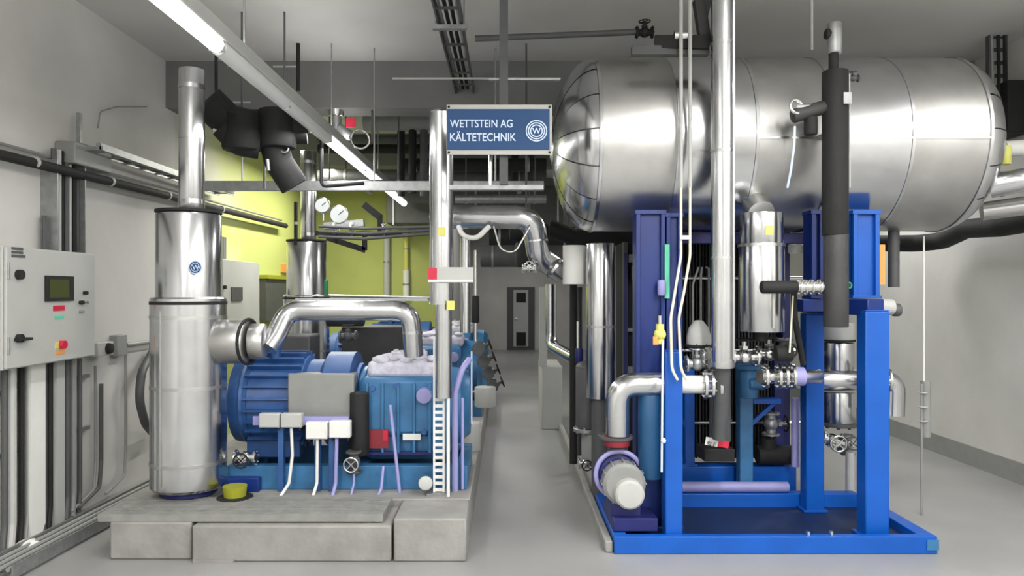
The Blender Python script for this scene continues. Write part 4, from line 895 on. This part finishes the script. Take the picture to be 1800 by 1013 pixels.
# wall cable run
t = pipe('black_cable_run', 'black insulated line running along the left wall above the cabinet', 'pipe', [(-3.16, 3.6, 2.53), (-3.16, 7.0, 2.58), (-3.16, 10.6, 2.62)], .034, 'black', 0,
     [((-3.16, y, 2.545+(y-4)*.012), (0,1,0), .03) for y in (4.95, 5.9, 6.9, 8.2)], 'lgrey', rr=1.15)
plain('thin grey conduit alongside the black line on the left wall', [(-3.22, 3.6, 2.62), (-3.22, 10.6, 2.70)], .012, 'grey', name='conduit', cat='conduit', seg=8)
ladder('wire cable tray on the left wall running back behind the silver pipe', (-3.10, 5.5, 2.77), (-3.10, 8.2, 2.77), .16, (0,0,1), 'galv', 10, h=.05, cables=2, cm='grey')
solo('tray_upright', 'upright bracket where the wall wire tray begins', 'bracket', MB().box(-3.2, -3.17, 5.5, 5.53, 2.77, 3.02).box(-3.27, -3.0, 5.5, 5.53, 2.74, 2.77), 'galv')
plain('thin wire loop on the wall above the tray bracket', [WP(172, 225, -3.22), WP(176, 196, -3.22), WP(205, 188, -3.22), WP(258, 188, -3.22)], .006, 'grey', .08, 'wire', 'wire', 8)
# second cabinet, dark panel, orange label
q0 = WP(392, 578); q1 = WP(456, 578)
t = thing('control_cabinet', 'small light grey control cabinet farther back on the left wall', 'cabinet', (-3.15, (q0.y+q1.y)/2, 1.25))
MB().box(XL+.001, XW, q0.y, q1.y, 1.28, 2.03).build('body', 'lgrey', t, .006)
a = WP(406, 529); b = WP(425, 507); MB().box(XW, XW+.012, a.y, b.y, a.z, a.z+.15).build('display', 'dgrey', t)
p = WP(389+4, 505); MB().cyl(p, p+Vector((.03,0,0)), .02).build('knob', 'black', t)
for k in range(5): q = WP(384+k*3, 450, -3.2); solo('tray_cable', ('first', 'second', 'third', 'fourth', 'fifth')[k]+' thin conduit from the left above the far control cabinet', 'conduit', MB().cyl((q.x, q.y, 2.03 if q.y > q0.y else 1.9), (q.x, q.y, 2.3), .013, seg=8), 'grey')
a = WP(468, 560, -3.18); b = WP(510, 490, -3.18)
t = thing('equipment_box', 'dark grey wall panel behind the arched silver pipe', 'panel', (-3.2, (a.y+b.y)/2, a.z))
MB().box(XL, -3.18, a.y, b.y, 1.28, 1.85).build('panel', 'dgrey', t, .005); MB().box(XL, -3.15, a.y-.02, b.y+.02, 1.85, 1.90).build('hood', 'olive', t)
a = WP(497, 479, -3.24); b = WP(510, 465, -3.24)
solo('orange_label', 'small orange warning label on the yellow wall', 'label', MB().box(XL, -3.24, a.y, b.y, a.z, a.z+.12), 'orange')

# ------------------------------------------------------------------ upper left: black lagged valves and pipes
t = thing('lagged_valve_group', 'bulky black lagged valve group under the lamp run', 'valve', P(455, 260, 5.9))
b_ = MB(); b_.tube([P(364, 178, 5.7), P(400, 212, 5.8), P(432, 222, 5.9), P(540, 224, 6.0)], .135, .12, 20); b_.build('upper_sleeve', 'black', t)
b_ = MB(); b_.tube([P(392, 222, 5.75), P(420, 252, 5.8), P(456, 258, 5.85)], .10, .1, 18); b_.build('valve_jacket', 'black', t)
b_ = MB(); b_.tube([P(478, 235, 5.9), P(490, 285, 5.95), P(518, 328, 6.0)], .115, .15, 18); b_.build('lower_sleeve', 'black', t)
MB().ccyl(P(425, 266, 5.8), P(425, 196, 5.8), .15, .03).build('bonnet_jacket', 'black', t)
MB().ccyl(P(487, 262, 5.9), P(487, 193, 5.9), .15, .03).build('bonnet_jacket', 'black', t)
for px in (425, 500): MB().cyl(P(px, 196, 5.85), (P(px, 196, 5.85).x, 5.85, ZC), .008, seg=6).build('hanger', 'dgrey', t)
MB().cyl(P(376, 228, 5.7), P(390, 235, 5.7), .02).build('spindle', 'steel', t)
MB().ring(P(500, 262, 5.85), (0,-1,.2), .03, .008).build('spindle', 'galv', t)
MB().cyl(P(470, 280, 5.8), P(472, 300, 5.8), .015).build('drain_stub', 'galv', t)
plain('black hose hooking down from the lit lamp end to the lagged valves', [P(380, 60, 5.3), P(380, 165, 5.5), P(392, 188, 5.5), P(412, 200, 5.6)], .012, 'black', .12, 'hose', 'hose', 10)
plain('black conduit dropping from the ceiling behind the lamp run', [P(524, 72, 6.6), P(524, 160, 6.6)], .018, 'black', 0, 'conduit', 'conduit')
plain('black conduit dropping to the galvanised channel rail', [P(565, 235, 6.5), P(565, 328, 6.5), P(640, 322, 6.5)], .016, 'black', .05, 'conduit', 'conduit')
for k, (xa, xb, y, lab) in enumerate(((400, 430, 117, 'short white conduit left of the lamp run on the ceiling'), (480, 524, 117, 'short white conduit right of the lamp run on the ceiling'), (400, 440, 180, 'thin pale line above the lagged valves'))):
    plain(lab, [P(xa, y, 6.9), P(xb, y, 6.9)], .008, 'lgrey', 0, 'conduit', 'conduit', 8)
plain('thin grey strut under the lagged valve group', [P(465, 272, 6.3), P(465, 332, 6.3)], .012, 'grey')
for k, (px, Y) in enumerate(((591, 7.2),)):
    t = thing('valve_bonnet', 'upright silver valve bonnet under the beam with a red tag', 'valve', P(px, 210, Y))
    MB().ccyl(P(px, 205, Y), P(px, 147, Y), .075).build('cap', 'alu', t)
    MB().cyl(P(px, 228, Y), P(px, 205, Y), .05).build('neck', 'galv', t)
    MB().cyl(P(px+5, 225, Y), P(px+26, 240, Y), .05).build('branch', 'galv', t)
    MB().ring(P(px+42, 245, Y-.05), (.4,-1,0), .09, .01).build('wire_ring', 'steel', t)
solo('red_tag', 'pale red square tag beside the upright silver bonnet', 'tag', MB().box(P(608,0,7).x, P(625,0,7).x, 7.0, 7.01, P(0,224,7).z, P(0,208,7).z), 'red')
gauge('left round pressure gauge above the yellow wall pipes', P(568, 362, 6.6), .07)
gauge('right round pressure gauge above the yellow wall pipes', P(597, 378, 6.6), .085)
t = thing('valve_manifold', 'grey and black valve manifold below the pressure gauges', 'manifold', P(600, 405, 6.6))
MB().bar(P(555, 410, 6.6), P(705, 412, 6.6), .05, .04).build('header', 'black', t)
MB().bar(P(570, 398, 6.6), P(640, 392, 6.6), .07, .06).build('body', 'galv', t)
MB().bar(P(575, 418, 6.6), P(642, 440, 6.6), .04, .05).build('diagonal', 'black', t)
MB().bar(P(641, 440, 6.6), P(641, 408, 6.6), .04, .04).build('drop', 'black', t)
MB().bar(P(640, 360, 6.6), P(668, 382, 6.6), .05, .06).build('lever', 'black', t)
MB().bar(P(668, 378, 6.6), P(668, 412, 6.6), .04, .04).build('drop', 'black', t)
for px in (588, 618, 675): MB().flange(P(px, 402, 6.55), (1,0,0), .06, .02, 6).build('flange', 'steel', t)
for k in range(3): plain(('upper', 'middle', 'lower')[k]+' dark line leading from the manifold to the white post', [P(560, 398+k*9, 6.4), P(640, 402+k*9, 6.4), P(755, 399+k*6, 6.4)], .014, 'dgrey', .1, 'line', 'pipe')
for k, (px, y0_, y1_, r, m_, lab) in enumerate(((680, 400, 522, .055, 'lgrey', 'left white riser in front of the yellow wall'), (714, 400, 475, .04, 'yel', 'yellow riser in front of the yellow wall'), (714, 475, 525, .055, 'white', 'short white sleeve below the yellow riser'), (520, 355, 430, .02, 'black', 'black riser left of the second silver cylinder pipe'))):
    Y = 12.43 if k < 3 else 8.0
    pipe('riser_pipe', lab, 'pipe', [P(px, y1_, Y), P(px, y0_, Y)], r, m_, 0, [(P(px, (y0_+y1_)/2, Y), (0,0,1), .03)], 'galv')
solo('green_motor', 'small green actuator behind the arched silver pipe', 'actuator', MB().ccyl(P(569, 528, 8.2), P(569, 492, 8.2), .05), 'green')
plain('horizontal galvanised line at the foot of the yellow wall', [P(570, 520, 9.0), P(755, 524, 9.0)], .02, 'galv', 0, 'line', 'pipe')
# dark machine parts beneath the arch
solo('dark_machine', 'dark machine block seen through the arch of silver pipe', 'machine', MB().box(P(600,0,7.4).x, P(712,0,7.4).x, 7.4, 7.9, .27, P(0,575,7.4).z).ccyl(P(575, 560, 7.3), P(640, 560, 7.3), .08), 'blackgrey', bevel=.02)
solo('dark_machine', 'dark machine block left of the second silver cylinder foot', 'machine', MB().box(P(480,0,7.2).x, P(545,0,7.2).x, 7.2, 7.6, .27, P(0,590,7.2).z), 'dgrey', bevel=.02)
valve('dark valve with handwheel seen under the arched pipe', P(612, 592, 6.6), (1,0,0), .05, 'dgrey', 'black', (0,0,1))

GR = {'oil_separator': 'silver oil separators in the left row', 'screw_compressor': 'blue compressors in the left row', 'junction_box': 'junction boxes', 'wall_conduit': 'conduits below the control cabinet',
      'frame_post': 'blue posts on the pump skid', 'vessel_leg': 'blue legs under the vessel', 'control_cabinet': 'control cabinets on the left wall', 'pressure_gauge': 'pressure gauges over the manifold',
      'valve': 'steel and black valves', 'drop_pipe': 'drop pipes under the ceiling', 'drop_rod': 'rods hanging the channel rail', 'header_pipe': 'pipes leaving the vessel at the right edge', 'tray_cable': 'thin conduits above the far cabinet',
      'dark_machine': 'dark machine blocks in the left row', 'floor_fitting': 'pale fittings on the floor', 'dark_post': 'dark posts by the aisle', 'tray_bracket': 'brackets of the ceiling tray', 'conduit': 'thin conduits', 'cable': 'loose cables', 'yellow_tag': 'yellow tags on the silver pipe', 'line': 'dark lines to the manifold'}
for o in bpy.data.objects:
    n_ = o.name.split('.')[0]
    if not o.parent and n_ in GR and 'category' in o and 'group' not in o: o['group'] = GR[n_]
for o in bpy.data.objects:
    if '_w' in o: del o['_w']
